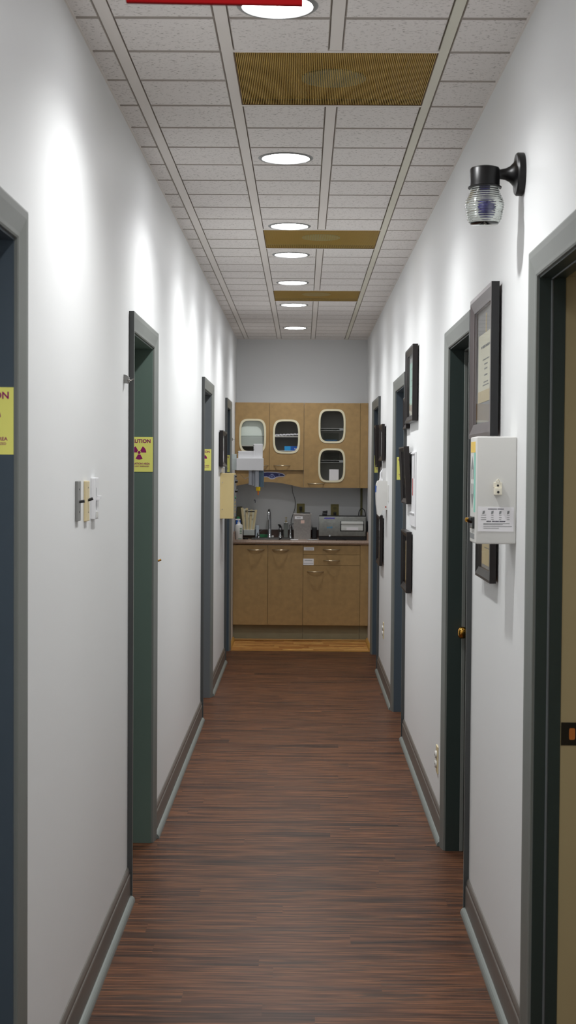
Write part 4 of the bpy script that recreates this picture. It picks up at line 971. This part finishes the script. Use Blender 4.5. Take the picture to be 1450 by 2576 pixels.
o = MB().box(-0.429, -0.401, 13.12, 13.15, ZR, 1.018, bev=0.004).build('small_carton', mat('pale_blue_card', (196, 206, 214), 0.5)); reorigin(o, (-0.415, 13.13, ZR)); tag(o, 'small pale carton between the pouch holder and faucet', 'box')
o = MB().tube([(-0.545, 12.80, ZC + 0.004), (-0.515, 12.79, ZC + 0.006), (-0.49, 12.80, ZC + 0.004)], [0.004, 0.006, 0.004], 8).build('small_tool', M_BRONZE); reorigin(o, (-0.515, 12.80, ZC)); tag(o, 'small dark tool lying beside the pump bottle', 'tool')
o = MB().box(-0.105, -0.036, 12.68, 12.74, ZC, ZC + 0.007, bev=0.002).build('soap_bar', M_PAPER); reorigin(o, (-0.07, 12.71, ZC)); tag(o, 'flat white pad on the counter edge in front of the sink', 'pad')
o = MB().tube([(-0.205, 12.71, ZR + 0.004), (-0.185, 12.80, ZR + 0.008)], [0.006, 0.004], 8).build('brush', M_BLKG); reorigin(o, (-0.195, 12.75, ZR)); tag(o, 'black brush lying across the front sink rim', 'brush')
# stainless box
t = thing('steel_canister', (0.0, 12.95, ZC), 'square stainless steel box with white and pink stickers on the counter', 'container')
b = MB(); b.poly([(-0.076, 12.88, ZC), (0.074, 12.88, ZC), (0.080, 12.875, 1.128), (-0.081, 12.875, 1.128), (-0.076, 13.03, ZC), (0.074, 13.03, ZC), (0.080, 13.035, 1.128), (-0.081, 13.035, 1.128)],
              [(0, 1, 2, 3), (7, 6, 5, 4), (0, 4, 5, 1), (1, 5, 6, 2), (2, 6, 7, 3), (3, 7, 4, 0)])
b.build('body', M_STEEL, t)
b = MB(); b.box(-0.084, 0.083, 12.872, 13.038, 1.128, 1.136, bev=0.002); b.build('lid', M_STEEL, t)
b = MB(); b.box(-0.02, 0.07, 12.89, 13.0, 1.136, 1.146, bev=0.004); b.build('lid_tray', M_BLACK, t)
b = MB(); b.box(-0.070, 0.002, 12.8735, 12.8750, 1.087, 1.113); l = b.build('white_sticker', M_PAPER, t)
b = MB(); word(b, -0.052, 1.100, 0.034, 0.007, MF(0, 12.8735, 0), 0.1); b.build('sticker_print', M_INKL, l)
b = MB(); b.box(-0.015, 0.018, 12.8745, 12.8755, 1.049, 1.078); b.build('pink_sticker', M_PINK, t)
# papers
t = thing('instrument_tray', (0.10, 12.76, ZC), 'flat pale packet between the stainless box and the steriliser', 'packet')
b = MB(); b.box(0.045, 0.135, 12.72, 12.80, ZC, ZC + 0.006, bev=0.002, M=Matrix.Translation((0.09, 12.76, 0)) @ Matrix.Rotation(0.25, 4, 'Z') @ Matrix.Translation((-0.09, -12.76, 0))); b.build('packet', mat('grey_paper', (186, 188, 190), 0.5), t)
b = MB(); b.box(0.088, 0.132, 12.94, 13.02, ZC, 1.012, bev=0.006); o = b.build('black_power_supply', M_BLACK); reorigin(o, (0.11, 12.98, ZC)); tag(o, 'black power supply standing between the stainless box and the steriliser', 'power supply')
# steriliser
t = thing('steriliser', (0.355, 12.93, ZC), 'dark stainless countertop steriliser with a pale drawer handle', 'steriliser')
sx0, sx1, sy0, sy1 = 0.146, 0.570, 12.76, 13.08
b = MB(); b.box(sx0 + 0.006, sx1 + 0.004, sy0 + 0.012, sy1, 0.912, 1.118, bev=0.006); b.build('housing', M_BLACK, t, smooth=35)
b = MB(); b.box(sx0, sx1, sy0, sy0 + 0.016, 0.940, 1.116, bev=0.007, seg=3); b.build('front_panel', M_DSTEEL, t, smooth=35)
b = MB(); b.box(0.340, 0.552, sy0 - 0.002, sy0 + 0.001, 0.985, 1.075, bev=0.001); b.build('slot', M_BLACK, t)
b = MB(); b.box(0.346, 0.546, sy0 - 0.028, sy0 - 0.001, 1.048, 1.074, bev=0.006); b.box(0.348, 0.544, sy0 - 0.020, sy0 - 0.001, 0.992, 1.046, bev=0.005); h = b.build('drawer_handle', mat('pale_grey_enamel', (206, 208, 204), 0.35), t, smooth=35)
b = MB(); b.box(0.395, 0.500, sy0 - 0.0215, sy0 - 0.020, 0.996, 1.022); b.build('handle_inset', M_PAPER, h)
b = MB(); b.box(0.195, 0.290, sy0 - 0.001, sy0 + 0.001, 1.094, 1.108); b.build('display', mat('violet_display', (92, 88, 170), 0.3), t)
b = MB(); word(b, 0.218, 1.019, 0.045, 0.018, MF(0, sy0, 0), 0.25); b.build('blue_mark', mat('blue_mark', (80, 130, 160), 0.5), t)
b = MB(); b.cyl((0.246, sy0, 0.945), (0.246, sy0 - 0.006, 0.945), 0.008); b.build('catch', M_CHROME, t, smooth=40)
for x in (sx0 + 0.03, sx1 - 0.04):
    for y in (sy0 + 0.03, sy1 - 0.04): MB().cyl((x, y, ZC), (x, y, 0.913), 0.012).build('foot', M_BLACK, t)
b = MB(); b.box(sx0 + 0.004, sx1, sy0 + 0.01, sy0 + 0.06, ZC + 0.002, 0.940); b.build('base_skirt', M_BLACK, t)
t = thing('power_adapter', (0.205, 12.98, 1.118), 'black plug and coiled cord on top of the steriliser', 'plug')
b = MB(); b.box(0.18, 0.225, 12.96, 13.00, 1.119, 1.140, bev=0.004); b.build('plug_body', M_BLACK, t)
b = MB(); P = [(0.205 + 0.022 * math.cos(a * 0.9), 12.98 + 0.02 * math.sin(a * 0.9), 1.143 + 0.0012 * a) for a in range(16)]; b.tube(P, 0.0032, 8); b.build('cord_coil', M_BLACK, t)
o = MB().tube([(0.305, 12.71, ZC + 0.003), (0.312, 12.70, ZC + 0.008), (0.345, 12.72, ZC + 0.010), (0.39, 12.735, ZC + 0.004)], 0.0035, 8).build('cable_end', M_BLACK); reorigin(o, (0.34, 12.72, ZC)); tag(o, 'short dark cable end lying in front of the steriliser', 'cable')
o = MB().tube([(0.515, 13.09, 1.10), (0.520, 13.10, 1.15), (0.535, 13.11, 1.178), (0.555, 13.11, 1.180), (0.572, 13.11, 1.165), (0.580, 13.11, 1.13), (0.582, 13.12, 1.02), (0.581, 13.15, 0.985)], 0.0042, 8).build('power_cable', M_BLACK); reorigin(o, (0.55, 13.1, 1.10)); tag(o, 'thick black cable looping up behind the right end of the steriliser', 'cable')
# wall outlets over the counter
def koutlet(x, z0, z1, label, py):
    t = thing('counter_outlet', (x, YE, z0), label, 'outlet', 'olive outlets above the counter')
    b = MB(); b.box(x - 0.037, x + 0.037, YE - 0.006, YE, z0, z1, bev=0.002); b.build('cover_plate', M_OLIVE, t)
    for s in (0.32, 0.68): MB().lathe([(0.015, 0), (0.015, -0.002)], (x, YE - 0.006, z0 + (z1 - z0) * s), 'y', 20).build('socket', mat('olive_socket', (110, 102, 58), 0.5), t)
    p = thing('plug', (x, YE - 0.02, py), label.replace('olive outlet', 'black plug in the outlet'), 'plug', 'black plugs in the counter outlets')
    b = MB(); b.box(x - 0.013, x + 0.013, YE - 0.032, YE - 0.0085, py - 0.014, py + 0.014, bev=0.003); b.build('plug_body', M_BLACK, p)
    b = MB(); b.tube([(x, YE - 0.03, py - 0.006), (x + 0.001, YE - 0.034, py - 0.04), (x + 0.012, YE - 0.05, py - 0.085)], 0.004, 8); b.build('cord', M_BLACK, p)
koutlet(-0.017, 1.112, 1.219, 'olive outlet above the stainless box', 1.178)
koutlet(0.300, 1.100, 1.216, 'olive outlet above the steriliser', 1.128)
P = [(-0.100, 13.205, 1.41), (-0.098, 13.205, 1.37), (-0.092, 13.205, 1.32), (-0.074, 13.205, 1.27), (-0.066, 13.205, 1.225), (-0.070, 13.205, 1.175), (-0.088, 13.200, 1.12), (-0.104, 13.195, 1.075), (-0.106, 13.19, 1.04), (-0.098, 13.185, 1.01), (-0.09, 13.18, 0.98)]
o = MB().tube(P, 0.0028, 8).build('hanging_cable', mat('grey_cable', (72, 72, 66), 0.5)); reorigin(o, (-0.09, 13.2, 0.98)); tag(o, 'thin grey cable hanging down the wall from the cupboard to the sink', 'cable')
o = MB().box(0.536, 0.556, YE - 0.016, YE, 0.9772, 1.371, bev=0.003).build('conduit', mat('olive_conduit', (112, 108, 66), 0.5)); reorigin(o, (0.546, YE, 0.9772)); tag(o, 'narrow olive cable channel running down the wall at the right corner', 'conduit')
o = MB().tube([(-0.45, 13.21, 1.24), (-0.445, 13.205, 1.255), (-0.438, 13.20, 1.245), (-0.440, 13.205, 1.225)], 0.003, 6).build('wall_hook', mat('lilac_grey_hook', (104, 104, 124), 0.5)); reorigin(o, (-0.444, 13.2, 1.22)); tag(o, 'tiny grey hook on the wall below the yellow nozzle', 'hook')

# ------------------------------------------------------------------ camera
cam = bpy.data.cameras.new('camera'); co = bpy.data.objects.new('camera', cam); COL.objects.link(co)
cam.sensor_fit = 'VERTICAL'; cam.sensor_height = 36.0; cam.lens = 36.0 * 3580 / 2576
pitch, yaw, roll = 3.1108e-2, 1.02e-2, -6.8e-3
c_, s_ = math.cos(yaw), math.sin(yaw)
fw = Vector((-s_ * math.cos(pitch), c_ * math.cos(pitch), -math.sin(pitch))); r_ = Vector((c_, s_, 0)); u_ = r_.cross(fw)
cr, sr = math.cos(roll), math.sin(roll)
Rv = cr * r_ - sr * u_; Uv = sr * r_ + cr * u_
co.matrix_world = Matrix(((Rv.x, Uv.x, -fw.x, 0), (Rv.y, Uv.y, -fw.y, 0), (Rv.z, Uv.z, -fw.z, 1.552), (0, 0, 0, 1)))
cam.clip_start = 0.05; cam.clip_end = 60
cam.dof.use_dof = True; cam.dof.focus_distance = 6.0; cam.dof.aperture_fstop = 9.0
sc.camera = co

# ------------------------------------------------------------------ world, colour
w = bpy.data.worlds.new('world'); sc.world = w; w.use_nodes = True
w.node_tree.nodes['Background'].inputs[0].default_value = (0.6, 0.65, 0.75, 1); w.node_tree.nodes['Background'].inputs[1].default_value = 0.02
# a lamp in the side room
l = bpy.data.lights.new('side_room_lamp', 'AREA'); l.energy = 2.5; l.size = 0.5; lo = bpy.data.objects.new('side_room_lamp', l); COL.objects.link(lo); lo.location = (1.6, 3.2, 2.7)
vs = sc.view_settings; vs.view_transform = 'Standard'; vs.look = 'None'; vs.gamma = 1.0; vs.use_curve_mapping = False
vs.exposure = 0.2
